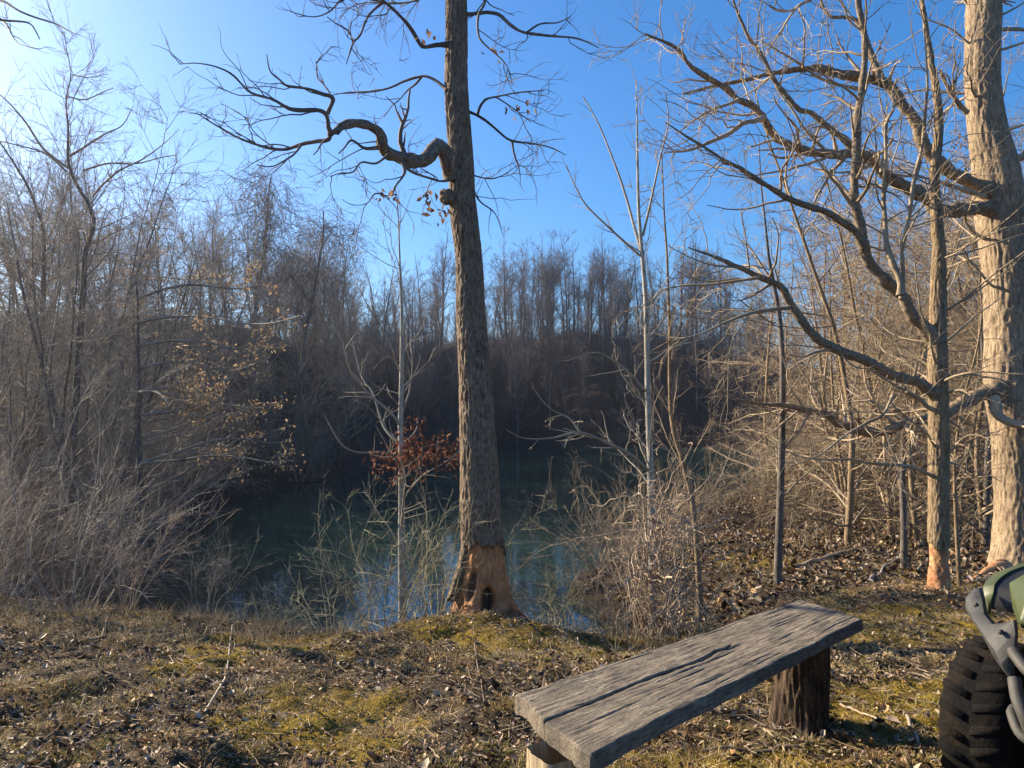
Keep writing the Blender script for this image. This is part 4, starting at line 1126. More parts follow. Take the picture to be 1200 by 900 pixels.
put('vine_tangle', g.mesh('vine_tangle', M['vine']), None, 'dense brown tangle of dead vines behind the middle of the bench', 'vine', loc=(cx, cy, zb)).scale = (.82, .85, 1.12)

# trees that keep small tan leaves on level boughs, left of the pond
def leafy_tree(px, Yd, h, label, boughs):
    x = (px - 600) / F * Yd
    zb = gz(x, Yd); base = np.array([x, Yd, zb])
    root = thing('leafy_beech', base, label, 'tree')
    P, Q = walk(base[None] - [0, 0, .3], np.array([[.02, 0, 1.0]]), np.array([h]), np.array([.07]), 18, .04, .03, .15)
    g = Geo(); g.tubes(P, Q, 8); put('trunk', g.mesh('trunk', M['grey_bark'], base), root)
    ps = []
    for (x0, y0, x1, y1, dy) in boughs:
        ys_ = np.linspace(0, 1, 6)
        c, r = limb(None, [(x0 + (x1 - x0) * u, y0 + (y1 - y0) * u + 6 * np.sin(u * 7 + x0)) for u in ys_], [Yd, Yd + dy], [.022, .006], 16)
        kt = int(np.argmin(np.abs(P[0, :, 2] - c[0, 2])))
        tz = (P[0, kt] - c[0]) * np.array([1, 1, 1])
        c = c + tz * (np.clip(1 - np.linspace(0, 1, 16) / .6, 0, 1) ** 1.5)[:, None]
        ps.append((c, r))
    B, BQ = resamp(ps, 16)
    b1 = grow(B, BQ, 5.5, .75, rr=.6, rmin=.005, t0=.15, ang=.75, flat=.85, up=0, wig=.1, n=6)
    b2 = grow(*b1, 6, .3, rr=.7, rmin=.0035, ang=.7, flat=.8, n=4)
    up_ = grow(P, Q, 3.5, h * .3, rr=.4, rmin=.006, t0=.2, ang=1.1, flat=.3, up=.01, n=8)
    u2 = grow(*up_, 4, .5, rr=.6, rmin=.004, n=5)
    g = Geo()
    for (p, q), k in (((B, BQ), 6), (b1, 4), (b2, 3), (up_, 4), (u2, 3)): g.tubes(p, q, k)
    put('boughs', g.mesh('boughs', M['twig_grey'], base), root)
    g = Geo()
    sel = b2[0][rng.random(len(b2[0])) < .75]
    pos = np.concatenate([sel[:, -1], sel[:, 2], b1[0][:, -1]])
    pos = pos[rng.random(len(pos)) < smooth((pos[:, 0] - B[:, 0, 0].mean()) / 1.5 + .45)]
    leaf_clusters(g, pos, 6, .055, [(.40, .29, .17), (.46, .35, .22), (.33, .22, .13), (.42, .30, .18)], .045, .4)
    put('dead_leaves', g.mesh('dead_leaves', M['leaf'], base), root)
leafy_tree(172, 10.6, 5.6, 'tree on the left bank with level boughs of small tan leaves, overhanging the dark water',
    [(185, 380, 352, 372, -1.5), (185, 410, 335, 402, .5), (185, 430, 300, 428, -1.0), (185, 470, 240, 449, 1), (190, 490, 322, 470, -1.2), (190, 520, 305, 468, .8), (190, 525, 345, 512, .6), (190, 545, 345, 535, -.8), (185, 340, 320, 330, .8), (185, 470, 205, 467, -1.4)])
leafy_tree(110, 19, 9, 'tree with tan leaf sprays high on the left bank, above the level leafy boughs',
    [(110, 330, 300, 318, 1), (110, 350, 210, 362, -1), (110, 300, 190, 290, 1), (110, 370, 200, 395, -1.5), (110, 320, 40, 310, 1)])

# off-frame tree at the upper left whose branch tips hang into the picture
bx, by = -5.4, 6.8
base = np.array([bx, by, gz(bx, by)])
root = thing('overhanging_tree', base, 'tree beyond the left edge, only its branch tips hang into the upper corner', 'tree')
P_, Q_ = walk(base[None] - [0, 0, .2], np.array([[-.06, 0, 1.0]]), np.array([7.0]), np.array([.06]), 20, .008, .005, .4)
g = Geo(); g.tubes(P_, Q_, 10); put('trunk', g.mesh('trunk', M['grey_bark'], base), root)
ex = [limb('a', [(-330, -20), (-150, -30), (0, 0), (60, 35), (120, 60), (200, 85), (260, 118)], [6.8, 5.5], [.03, .012, .004], 20),
      limb('a', [(-330, -20), (-120, 20), (0, 65), (30, 100), (60, 150), (120, 168)], [6.8, 5.3], [.02, .010, .003], 20),
      limb('a', [(-150, 40), (0, 70), (70, 75), (110, 85), (140, 138)], [5.3, 5.4], [.012, .004], 14)]
k_ = int(np.argmin(np.abs(P_[0, :, 2] - ex[0][0][0, 2])))
for c_, r_ in ex[:2]: c_[0] = P_[0, k_]
B, BQ = resamp(ex, 20)
b1 = grow(B, BQ, 4, .45, rr=.6, rmin=.004, t0=.35, ang=.6, n=7, wig=.14); b2 = grow(*b1, 6, .18, rr=.7, rmin=.0026, n=5)
h1 = grow(P_[:, 8:], Q_[:, 8:], 2.2, 1.6, rr=.5, rmin=.008, ang=.9, up=.03, n=9, bias=(-1.2, 0, .2)); h2 = grow(*h1, 4, .5, rr=.6, rmin=.004, n=6)
g = Geo()
for (p, q), k in (((B, BQ), 6), (b1, 4), (b2, 3), (h1, 5), (h2, 3)): g.tubes(p, q, k)
put('crown', g.mesh('crown', M['twig_dark'], base), root)

# ------------------------------------------------------------------ ground cover nobody could count
def field(n, x0, x1, y0, y1, sdmin=.05):
    x = rng.uniform(x0, x1, n); y = rng.uniform(y0, y1, n)
    k = (np.abs(x) < y * .74 + .6) & (pond_sd(x, y) > sdmin)
    return x[k], y[k]

# undergrowth on the banks
xa, ya = field(70000, -34, 34, 12, 92, .1)
n = len(xa); za = height(xa, ya)
rr_ = np.hypot(xa, ya)
P_, Q_ = walk(np.stack([xa, ya, za - .05], -1), nrm(np.stack([rng.normal(0, .5, n), rng.normal(0, .5, n), np.ones(n)], -1)), rng.uniform(.25, 1.3, n), np.clip(rr_ * .00014, .003, .012), 4, .2, -.05, .5)
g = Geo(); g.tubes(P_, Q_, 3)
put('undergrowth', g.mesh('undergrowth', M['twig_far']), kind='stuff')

# leaf litter
def leaves(x, y, size):
    n = len(x); z = height(x, y)
    c = np.stack([x, y, z + rng.uniform(.0, .018, n)], -1)
    yaw = rng.uniform(0, 6.28, n)
    d = nrm(np.stack([np.cos(yaw), np.sin(yaw), rng.normal(0, .35, n)], -1))
    w = nrm(np.cross(np.array([0, 0, 1.0]) + rng.normal(0, .3, (n, 3)), d)); u = np.cross(d, w)
    s = size * rng.uniform(.5, 1.25, n)[:, None]
    cu = rng.normal(.26, .26, n)[:, None]; wd = rng.uniform(.12, .36, n)[:, None]
    a = c - d * s * .5; e = c + d * s * .5 + u * s * cu
    l1 = c - d * s * .12 + w * s * wd + u * s * cu * .9; r1 = c - d * s * .08 - w * s * wd + u * s * cu * .7
    l2 = c + d * s * .25 + w * s * wd * .7 + u * s * cu; r2 = c + d * s * .22 - w * s * wd * .8 + u * s * cu * 1.2
    m = c - u * s * .02; m2 = c + d * s * .24 + u * s * cu * .3
    V = np.stack([a, l1, l2, e, r2, r1, m, m2], 1)
    b = (np.arange(n) * 8)[:, None]
    Q = np.concatenate([b + np.array([[0, 6, 2, 1]]), b + np.array([[6, 7, 3, 2]]), b + np.array([[0, 5, 4, 6]]), b + np.array([[6, 4, 3, 7]])])
    pal = np.array([(.07, .046, .03), (.16, .11, .068), (.29, .205, .13), (.42, .32, .21), (.21, .13, .07), (.04, .028, .02), (.35, .21, .10), (.42, .35, .27), (.24, .19, .165)])
    cc = pal[rng.integers(0, len(pal), n)] * rng.uniform(.7, 1.2, (n, 1))
    return V.reshape(-1, 3), Q, np.repeat(cc, 8, 0)
g = Geo()
xa, ya = field(110000, -6, 7, 1.5, 8.5, .4)
keep = rng.random(len(xa)) > moss_mask(xa, ya) * .75
dn = fbm(np.stack([xa * 1.7, ya * 1.7, 0 * xa], -1), 3)
keep &= rng.random(len(xa)) < .5 + .6 * dn
g.add(*leaves(xa[keep], ya[keep], .033))
xa, ya = field(2200, -6, 7, 1.5, 8.5, .4)
g.add(*leaves(xa, ya, .052))
xa, ya = field(60000, -6, 7, 1.5, 6.5, .4)
g.add(*leaves(xa, ya, .017))
xa, ya = field(36000, 1, 14, 7.5, 19, .2)
g.add(*leaves(xa, ya, .085))
put('leaf_litter', g.mesh('leaf_litter', M['litter'], smooth_=False), kind='stuff')

# pale chips the beavers left at the gnawed trunks
def chips(x0, y0, n, sp):
    x = x0 + rng.normal(0, sp, n); y = y0 - .12 + rng.normal(0, sp, n)
    V, Q, C_ = leaves(x, y, .035)
    return V, Q, np.repeat(np.array([(.55, .36, .18), (.46, .25, .11), (.60, .46, .28)])[rng.integers(0, 3, n)], 8, 0)
g = Geo()
g.add(*chips((1100 - 600) / F * 7.0, 7.0, 420, .32)); g.add(*chips(-.2, 5.75, 200, .28)); g.add(*chips((1165 - 600) / F * 8.6, 8.5, 160, .25))
put('wood_chips', g.mesh('wood_chips', M['litter'], smooth_=False), kind='stuff')

# twig litter
xa, ya = field(20000, -6, 7, 1.5, 9.5, .4)
n = len(xa); yaw = rng.uniform(0, 6.28, n)
p = np.stack([xa, ya, height(xa, ya) + rng.uniform(.004, .02, n)], -1)
P_, Q_ = walk(p, np.stack([np.cos(yaw), np.sin(yaw), rng.normal(0, .12, n)], -1), rng.uniform(.03, .15, n), rng.uniform(.0008, .0022, n), 4, .16, 0, .6)
P_[..., 2] = np.maximum(P_[..., 2], height(P_[..., 0], P_[..., 1]) + .003)
g = Geo(); g.tubes(P_, Q_, 4)
put('twig_litter', g.mesh('twig_litter', M['twig_tan']), kind='stuff')

# low dry grass and moss
def tufts(x, y, nb, hgt, spread, pal, lean=.8, wd=.0016):
    n = len(x) * nb
    sx = np.repeat(x, nb) + rng.normal(0, spread, n); sy = np.repeat(y, nb) + rng.normal(0, spread, n)
    ox = sx - np.repeat(x, nb); oy = sy - np.repeat(y, nb)
    p = np.stack([sx, sy, height(sx, sy) - .003], -1)
    d = nrm(np.stack([ox / spread * lean * .5 + rng.normal(0, .35, n), oy / spread * lean * .5 + rng.normal(0, .35, n), np.ones(n)], -1))
    h = hgt * rng.uniform(.4, 1.3, n)[:, None]
    w = nrm(np.cross(d, rng.normal(size=(n, 3)))) * wd
    m = p + d * h * .6; e = m + nrm(d + np.stack([ox / spread * lean, oy / spread * lean, np.full(n, -.35)], -1)) * h * .5
    V = np.stack([p - w, p + w, m + w * .8, m - w * .8, e + w * .2, e - w * .2], 1).reshape(-1, 3)
    b = (np.arange(n) * 6)[:, None]
    Q = np.concatenate([b + np.array([[0, 1, 2, 3]]), b + np.array([[3, 2, 4, 5]])])
    cc = np.asarray(pal)[np.repeat(rng.integers(0, len(pal), len(x)), nb)] * rng.uniform(.7, 1.3, (n, 1))
    return V, Q, np.repeat(cc, 6, 0)
g = Geo()
xa, ya = field(3600, -6, 7, 1.6, 7.5, .5)
keep = rng.random(len(xa)) < .55 + .8 * fbm(np.stack([xa * .9 + 50, ya * .9, 0 * xa], -1), 3)
xa, ya = xa[keep], ya[keep]
third = rng.random(len(xa))
straw = [(.38, .28, .12), (.43, .34, .19), (.31, .235, .085), (.24, .205, .06), (.40, .28, .14)]
for a_, b_, nb_, hh_, sp_ in ((0, .4, 70, .030, .030), (.4, .8, 110, .036, .042), (.8, 1, 170, .042, .06)):
    k_ = (third >= a_) & (third < b_)
    g.add(*tufts(xa[k_], ya[k_], nb_, hh_, sp_, straw, 1.0, .0015))
xa, ya = field(500, 1, 12, 7.5, 15, .3)
g.add(*tufts(xa, ya, 30, .07, .07, [(.33, .25, .14), (.28, .2, .1)], wd=.003))
xa, ya = field(420, -6, 1.5, 5.0, 6.8, .8)
keep = np.hypot(xa + .2, ya - 5.6) > 1.0
xa, ya = xa[keep], ya[keep]
g.add(*tufts(xa, ya, 16, .13, .04, [(.33, .27, .17), (.26, .2, .12)], .5, .0016))
put('dry_grass', g.mesh('dry_grass', M['blade'], smooth_=False), kind='stuff')
g = Geo()
xa, ya = field(30000, -5, 6, 1.6, 7.5, .5)
keep = rng.random(len(xa)) < moss_mask(xa, ya)
g.add(*tufts(xa[keep], ya[keep], 9, .013, .016, [(.40, .29, .035), (.47, .33, .05), (.26, .21, .03), (.48, .31, .06)], .5, .0018))
put('moss', g.mesh('moss', M['blade'], smooth_=False), kind='stuff')

# ------------------------------------------------------------------ bench
def bevel_mesh(bm, w=.01, seg=2):
    import bmesh
    bmesh.ops.bevel(bm, geom=list(bm.edges), offset=w, segments=seg, affect='EDGES', profile=.6)

ZP = .465
def on_plane(px, py, z):
    d = ray(px, py); t = (z - CAMZ) / d[2]
    return np.array([d[0] * t, d[1] * t, z])
NL, NR, FL, FR = on_plane(606, 815, ZP), on_plane(688, 884, ZP), on_plane(938, 702, ZP), on_plane(1010, 724, ZP)
ctr = (NL + NR + FL + FR) / 4
base = np.array([ctr[0], ctr[1], gz(ctr[0], ctr[1])])
ax = nrm(((FL + FR) - (NL + NR))[None])[0]
ang = math.atan2(ax[1], ax[0])
bench = thing('plank_bench', base, 'weathered grey plank bench with a long crack, set on two log legs', 'bench')
# the plank: a grid over its top, in local coordinates along its length, split by a crack
rotI = np.array([[math.cos(-ang), -math.sin(-ang)], [math.sin(-ang), math.cos(-ang)]])
loc = lambda p: np.append(rotI @ (p[:2] - ctr[:2]), p[2] - ZP)
cN = [loc(p) for p in (NL, NR, FL, FR)]
nu, nv = 420, 140
u = np.linspace(0, 1, nu)[:, None]; v = np.linspace(0, 1, nv)[None]
def crack_pos(uu):      # where the crack runs across the width (0 = pond side, 1 = near side)
    return np.interp(uu, [0, .03, .2, .34, .44, .5, .53, .56], [.47, .48, .47, .46, .50, .44, .47, .45]) + .014 * fbm(np.stack([uu * 18, 0 * uu + 3, 0 * uu], -1), 3)
def crack_w(uu):        # half-width in metres
    return np.interp(uu, [0, .02, .1, .25, .3, .36, .44, .5, .56], [.003, .0025, .0025, .0035, .006, .003, .0065, .004, .0]) * (1 + .5 * vnoise(np.stack([uu * 60, 0 * uu, 0 * uu], -1)))
def plank_xy(uu, vv):
    a = (1 - uu) * (1 - vv); b = (1 - uu) * vv; c_ = uu * (1 - vv); d_ = uu * vv
    x = a * cN[0][0] + b * cN[1][0] + c_ * cN[2][0] + d_ * cN[3][0]
    y = a * cN[0][1] + b * cN[1][1] + c_ * cN[2][1] + d_ * cN[3][1]
    return x, y
cp = crack_pos(u)
half = nv // 2
va = np.linspace(0, 1, half)[None]
WIDTH = .42
cw = crack_w(u) / WIDTH
vv = np.concatenate([(cp - cw) * va, (cp + cw) + (1 - cp - cw) * va], 1)
x, y = plank_xy(u + 0 * vv, vv)
q3 = np.stack([x * 3.2, y * 34, 0 * x], -1)
wave = .002 * fbm(np.stack([x * 3, y * 3, 0 * x], -1), 2)
edge = .012 * fbm(np.stack([x * 4, y * .0 + 3 * (vv > .5), 0 * x], -1), 3)
y = y + np.where(vv < .05, edge, 0) * .8 + np.where(vv > .95, edge, 0) * .8
x = x + (np.abs(u - .5) > .49) * .010 * fbm(np.stack([y * 14, y * 0, u + 0 * vv], -1), 2)
dc = np.abs(vv - cp) - cw
zt = wave + .0016 * fbm(q3 * 2.5, 3) + .0008 * vnoise(np.stack([(x + .6 * y) * 70, y * 14, 0 * x], -1)) - .004 * np.exp(-dc * WIDTH / .003) * (cw > 0)
zt -= .005 * (smooth((.014 - np.minimum(vv, 1 - vv)) / .014) + smooth((.004 - np.minimum(u, 1 - u) + 0 * vv) / .004)) * .7
zt -= .003 * np.exp(-(((u - .45) / .06) ** 2 + ((vv - .53) / .06) ** 2)) * (1 + fbm(q3, 2))
zt += np.where(vv > cp, .0, .004) * (u < .55)
rs = np.random.default_rng(5)
for _ in range(26):
    v0, u0, du, wd_ = rs.uniform(.03, .97), rs.uniform(0, .9), rs.uniform(.08, .4), rs.uniform(.0035, .007)
    vl = v0 + .010 * fbm(np.stack([u * 9, 0 * u + v0 * 50, 0 * u], -1), 2)
    zt = zt - rs.uniform(.002, .006) * np.exp(-((vv - vl) / wd_) ** 2) * smooth((u - u0) / .04) * smooth((u0 + du - u) / .05)
for _ in range(5):
    v0, u0 = rs.uniform(.1, .9), rs.uniform(.05, .95)
    d2_ = ((u - u0) / .016) ** 2 + ((vv - v0) / .05) ** 2
    zt = zt - .004 * np.exp(-d2_) 
TH = .050
def block(sl):
    xx, yy, zz = x[:, sl], y[:, sl], zt[:, sl]
    m = xx.shape[1]
    top = np.stack([xx, yy, zz], -1); 
    dpt = TH * (1 + .10 * fbm(np.stack([xx * 3, yy * 3, 0 * xx + 5], -1), 2))
    bot = np.stack([xx, yy, -dpt], -1)
    g = Geo()
    ii = (np.arange(nu - 1) * m)[:, None]; jj = np.arange(m - 1)[None]
    Q = np.stack([ii + jj, ii + m + jj, ii + m + jj + 1, ii + jj + 1], -1).reshape(-1, 4)
    g.add(top, Q); g.add(bot, Q[:, ::-1])
    for ring_t, ring_b in ((top[:, 0], bot[:, 0]), (top[::-1, -1], bot[::-1, -1]), (top[::-1][-1:, ::-1][0], bot[::-1][-1:, ::-1][0]), (top[-1], bot[-1])):
        k = len(ring_t); lv = 7
        t = np.linspace(0, 1, lv)[None, :, None]
        W = ring_t[:, None] * (1 - t) + ring_b[:, None] * t
        nz = fbm(W * np.array([9, 9, 26]), 3)
        bulge = np.sin(np.pi * t[..., 0]) 
        cen = W.mean((0, 1))
        W[..., 1] += bulge * .006 * nz; W[..., 0] += bulge * .004 * nz
        a = (np.arange(k - 1) * lv)[:, None]; b = np.arange(lv - 1)[None]
        g.add(W, np.stack([a + b, a + b + 1, a + lv + b + 1, a + lv + b], -1).reshape(-1, 4))
    return g
gg = Geo()
for sl in (slice(0, half), slice(half, 2 * half)):
    b_ = block(sl)
    off = gg.n
    for V_, Q_ in zip(b_.V, b_.Q): gg.V.append(V_); gg.Q.append(Q_ + off)
    gg.n += b_.n
seat = put('seat', gg.mesh('seat', M['plank'], (0, 0, 0), False), bench)
seat.location = (ctr[0] - base[0], ctr[1] - base[1], ZP - base[2]); seat.rotation_euler = (0, 0, ang)
# far leg: a rough log with stringy bark and buttressed foot
lp_ = on_plane(940, 866, -.03)
lp_[:2] *= 1.035
zb = gz(lp_[0], lp_[1])
cl = np.stack([lp_ + np.array([0, 0, t]) for t in np.linspace(zb - .06 - lp_[2], ZP - TH - lp_[2] + .004, 30)])
rad = np.interp(np.linspace(0, 1, 30), [0, .15, .35, .8, 1], [.140, .122, .114, .112, .110])
fl = lambda th, z: 1 + (.14 * np.cos(3 * th + 1.2) + .08 * np.cos(5 * th)) * smooth((zb + .16 - z) / .18)
put('leg', trunk_mesh('leg', cl, rad, M['log_bark'], 160, 260, .014, .14, 44, base, .09, flare=fl, seed=12), bench)
# near leg: a split post with a pale face
lp2 = on_plane(652, 905, .36); lp2[:2] = lp2[:2] * 1.0
zb2 = gz(lp2[0], lp2[1])
cl = np.stack([np.array([lp2[0], lp2[1], t]) for t in np.linspace(zb2 - .06, ZP - TH + .003, 30)])
def sq(th, z, rr):
    a = th - .5
    k = 1 / np.maximum(np.abs(np.cos(a)), np.abs(np.sin(a))) ** .8
    return rr * np.minimum(k, 1.22), None
put('leg', trunk_mesh('leg', cl, np.full(30, .066), M['post'], 90, 120, .006, .1, 30, base, .05, shape=sq, seed=14), bench)

# ------------------------------------------------------------------ all-terrain vehicle, only its front corner is in the picture
import bmesh
AX, AY = 1.895, 2.25
AZ = gz(AX, AY)
ATV_ROT = math.atan2(-.6, -.8)
atv = thing('all_terrain_vehicle', (AX, AY, AZ), 'green four-wheel off-road vehicle with grey plastic bumper and muddy tyres', 'quad bike')
atv.rotation_euler = (0, 0, ATV_ROT)

def poly_part(name, pts, faces, mat, th=.0, bev=.008, seg=2, parent=atv, smooth_=True, sub=0):
    bm = bmesh.new()
    vs = [bm.verts.new(p) for p in pts]
    for f in faces: bm.faces.new([vs[i] for i in f])
    bmesh.ops.recalc_face_normals(bm, faces=bm.faces)
    if th: bmesh.ops.solidify(bm, geom=list(bm.faces), thickness=th)
    if bev: bmesh.ops.bevel(bm, geom=list(bm.edges), offset=bev, segments=seg, affect='EDGES', profile=.5, clamp_overlap=True)
    me = bpy.data.meshes.new(name); bm.to_mesh(me); bm.free()
    me.materials.append(M[mat])
    me.shade_smooth()
    me.set_sharp_from_angle(angle=R(35))
    return put(name, me, parent)

def loft(name, secs, mat, bev=.006, parent=atv, closed=True, seg=2):
    """secs: list of equally long closed outlines -> skin with end caps"""
    n = len(secs[0]); pts = [p for s_ in secs for p in s_]
    fs = []
    for i in range(len(secs) - 1):
        for j in range(n):
            j2 = (j + 1) % n
            fs.append((i * n + j, i * n + j2, (i + 1) * n + j2, (i + 1) * n + j))
    fs.append(tuple(range(n))[::-1]); fs.append(tuple((len(secs) - 1) * n + j for j in range(n)))
    return poly_part(name, pts, fs, mat, 0, bev, seg, parent)

def rod(name, pts, r, mat, parent=atv, n=30, k=12):
    c = catmull(pts, n)
    g = Geo(); g.tubes(c[None], np.full((1, n), r), k)
    for e in (c[0], c[-1]): pass
    return put(name, g.mesh(name, M[mat]), parent)

def lathe(prof, n=48):
    """profile (axial y, radius) revolved about the local Y axis"""
    prof = np.asarray(prof, float); m = len(prof)
    a = np.linspace(0, 2 * np.pi, n, endpoint=False)
    V = np.stack([prof[:, None, 1] * np.cos(a)[None], np.repeat(prof[:, 0:1], n, 1), prof[:, None, 1] * np.sin(a)[None]], -1)
    i = (np.arange(m - 1) * n)[:, None]; j = np.arange(n)[None]; j2 = (j + 1) % n
    return V.reshape(-1, 3), np.stack([i + j, i + j2, i + n + j2, i + n + j], -1).reshape(-1, 4)

TR = .31
def wheel(x, y, w):
    root = put('wheel', None, atv, loc=(x, y, .25))
    root.scale = (.83, 1, .83)
    g = Geo()
    prof = [(-w * .42, .165), (-w * .5, .21), (-w * .5, .27), (-w * .42, .30), (-w * .2, .310), (0, .312), (w * .2, .310), (w * .42, .30), (w * .5, .27), (w * .5, .21), (w * .42, .165)]
    g.add(*lathe(prof, 64))
    for k in range(24):
        for s_, off in ((-1, 0), (1, .5)):
            a0 = (k + off) / 24 * 2 * np.pi
            for yy0, yy1, sk in ((.05, .45, .10),):
                y0, y1 = s_ * w * yy0, s_ * w * yy1
                def pt(yy, da, rr): 
                    return (rr * np.cos(a0 + da), yy, rr * np.sin(a0 + da))
                V = [pt(y0, -.055, .306), pt(y0, .055, .306), pt(y1, .055 + sk, .292), pt(y1, -.055 + sk, .292), pt(y0, -.045, .322), pt(y0, .045, .322), pt(y1, .045 + sk, .312), pt(y1, -.045 + sk, .312)]
                g.add(V, [(0, 1, 2, 3), (4, 7, 6, 5), (0, 4, 5, 1), (1, 5, 6, 2), (2, 6, 7, 3), (3, 7, 4, 0)])
    t = put('tyre', g.mesh('tyre', M['rubber'], smooth_=False), root)
    g = Geo()
    s_ = np.sign(y)
    g.add(*lathe([(-w * .40, .168), (w * .40, .168), (w * .42 , .172)], 40))
    g.add(*lathe([(s_ * w * .34, .168), (s_ * w * .22, .13), (s_ * w * .16, .08), (s_ * w * .26, .06), (s_ * w * .28, .0005)], 40))
    put('rim', g.mesh('rim', M['black_plastic']), root)
    return root
wheel(0, -.42, .20); wheel(0, .42, .20); wheel(-1.25, -.40, .25); wheel(-1.25, .40, .25)

# frame, axles and the black inner body
loft('chassis', [[(x, -hw, z0), (x, hw, z0), (x, hw, z1), (x, -hw, z1)] for x, hw, z0, z1 in ((.26, .13, .30, .58), (.18, .19, .24, .68), (-.35, .20, .22, .66), (-.9, .20, .24, .62), (-1.45, .18, .32, .66))], 'black_plastic', .02)
rod('axle', [(0, -.36, .30), (0, 0, .31), (0, .36, .30)], .022, 'steel')
rod('axle', [(-1.25, -.34, .30), (-1.25, 0, .30), (-1.25, .34, .30)], .026, 'steel')
# hood: flat centre with bright chamfered flanks
def outl(x, yo, zo, yi, zi, zc, zb_):
    return [(x, -yo * .97, zb_), (x, -yo, zo), (x, -yi, zi), (x, -yi * .4, zc), (x, yi * .4, zc), (x, yi, zi), (x, yo, zo), (x, yo * .97, zb_)]
loft('hood', [outl(.372, .227, .684, .222, .690, .692, .672), outl(.350, .235, .702, .215, .752, .757, .66), outl(.30, .265, .727, .222, .775, .783, .66), outl(.224, .306, .760, .245, .795, .806, .68), outl(0, .321, .768, .255, .82, .84, .70), outl(-.28, .30, .79, .22, .85, .875, .71), outl(-.46, .20, .80, .15, .87, .895, .72)], 'green_plastic', .006)
loft('grille', [[(x, -hw, z0), (x, hw, z0), (x, hw, z1), (x, -hw, z1)] for x, hw, z0, z1 in ((.355, .205, .50, .665), (.30, .215, .44, .67), (.20, .23, .42, .69))], 'black_plastic', .01)
# front fenders: black panels edged with a narrow green lip
def fender(s_):
    path = catmull(np.array([(.206, .372, .672), (.198, .386, .70), (.172, .398, .728), (.073, .407, .749), (-.06, .408, .754), (-.24, .408, .752), (-.36, .406, .70), (-.41, .404, .62)]), 22)
    w = np.interp(np.linspace(0, 1, 22), [0, .06, .25, 1], [.006, .030, .042, .05])
    secs = [[(x_, s_ * (y_ + .004), z_ - .022), (x_, s_ * y_, z_), (x_ - .006, s_ * (y_ - k_), z_ + .012), (x_ - .008, s_ * (y_ - k_), z_ - .006), (x_ - .004, s_ * (y_ - .008), z_ - .024)] for (x_, y_, z_), k_ in zip(path, w)]
    loft('fender_lip', secs, 'green_plastic', .0015, seg=1)
    secs = [[(x_ - .008, s_ * (y_ - k_ + .002), z_ + .004), (x_ - .03, s_ * .23, z_ + .012), (x_ - .03, s_ * .23, z_ - .012), (x_ - .008, s_ * (y_ - k_ + .002), z_ - .012)] for (x_, y_, z_), k_ in zip(path, w)]
    loft('fender', secs, 'black_plastic', .002, seg=1)
fender(-1); fender(1)
# bumper: faceted grey plastic arms that swell into a broad plate below the lamps
def arm(s_):
    Lp = [(.235, .401, .729), (.266, .414, .700), (.292, .404, .672), (.327, .372, .647), (.352, .342, .625), (.368, .322, .608), (.384, .303, .588), (.396, .283, .566), (.408, .258, .543), (.413, .240, .527)]
    Mp = [(.246, .392, .730), (.290, .390, .698), (.320, .378, .668), (.352, .345, .645), (.378, .322, .628), (.396, .305, .618), (.420, .272, .596), (.428, .255, .566), (.420, .248, .542), (.416, .237, .525)]
    Rp = [(.240, .384, .732), (.285, .358, .708), (.318, .340, .672), (.352, .305, .655), (.375, .262, .672), (.392, .234, .690), (.404, .226, .655), (.416, .226, .610), (.416, .234, .545), (.414, .232, .523)]
    secs = []
    for l, m, r_ in zip(Lp, Mp, Rp):
        b = .034
        secs.append([(l[0], s_ * l[1], l[2]), (m[0], s_ * m[1], m[2]), (r_[0], s_ * r_[1], r_[2]), (r_[0] - b, s_ * (r_[1] + .004), r_[2] - .004), (l[0] - b * .8, s_ * (l[1] - .012), l[2] - .004)])
    return loft('bumper_arm', secs, 'grey_plastic', .003)
arm(-1); arm(1)
for s_ in (-1, 1):
    for by_, bz_ in ((.262, .652), (.262, .600), (.372, .690)):
        g = Geo(); g.add(*lathe([(-.004, .0004), (-.004, .006), (0, .0075), (.012, .0075)], 6))
        o = put('bolt', g.mesh('bolt', M['steel'], smooth_=False), atv, loc=(.414 if bz_ < .66 else .300, s_ * by_, bz_)); o.rotation_euler = (0, 0, R(90))
rod('bumper_bar', [(.425, -.225, .612), (.438, -.214, .602), (.476, -.157, .57), (.49, -.06, .555), (.49, .06, .555), (.476, .157, .57), (.438, .214, .602), (.425, .225, .612)], .016, 'steel')
rod('bumper_bar', [(.42, -.225, .53), (.455, -.205, .49), (.475, -.18, .45), (.46, -.16, .38), (.43, -.12, .30), (.42, 0, .275), (.43, .12, .30), (.46, .16, .38), (.475, .18, .45), (.455, .205, .49), (.42, .225, .53)], .018, 'steel')
for s_ in (-1, 1):
    rod('tow_hook', [(.40, s_ * .235, .44), (.44, s_ * .225, .435), (.475, s_ * .19, .40), (.475, s_ * .14, .385)], .014, 'steel')
loft('skid_plate', [[(.40, -.19, .255), (.40, .19, .255), (.405, .19, .235), (.405, -.19, .235)], [(.30, -.21, .20), (.30, .21, .20), (.305, .21, .18), (.305, -.21, .18)], [(.0, -.19, .185), (.0, .19, .185), (.0, .19, .165), (.0, -.19, .165)]], 'steel', .003)
for s_ in (-1, 1):
    g = Geo(); g.add(*[np.array(q) for q in lathe([(-.002, .0005), (.0, .045), (.012, .058), (.05, .06)], 28)])
    o = put('headlight', g.mesh('headlight', M['lens']), atv, loc=(.352, s_ * .12, .60)); o.rotation_euler = (0, 0, R(-90))
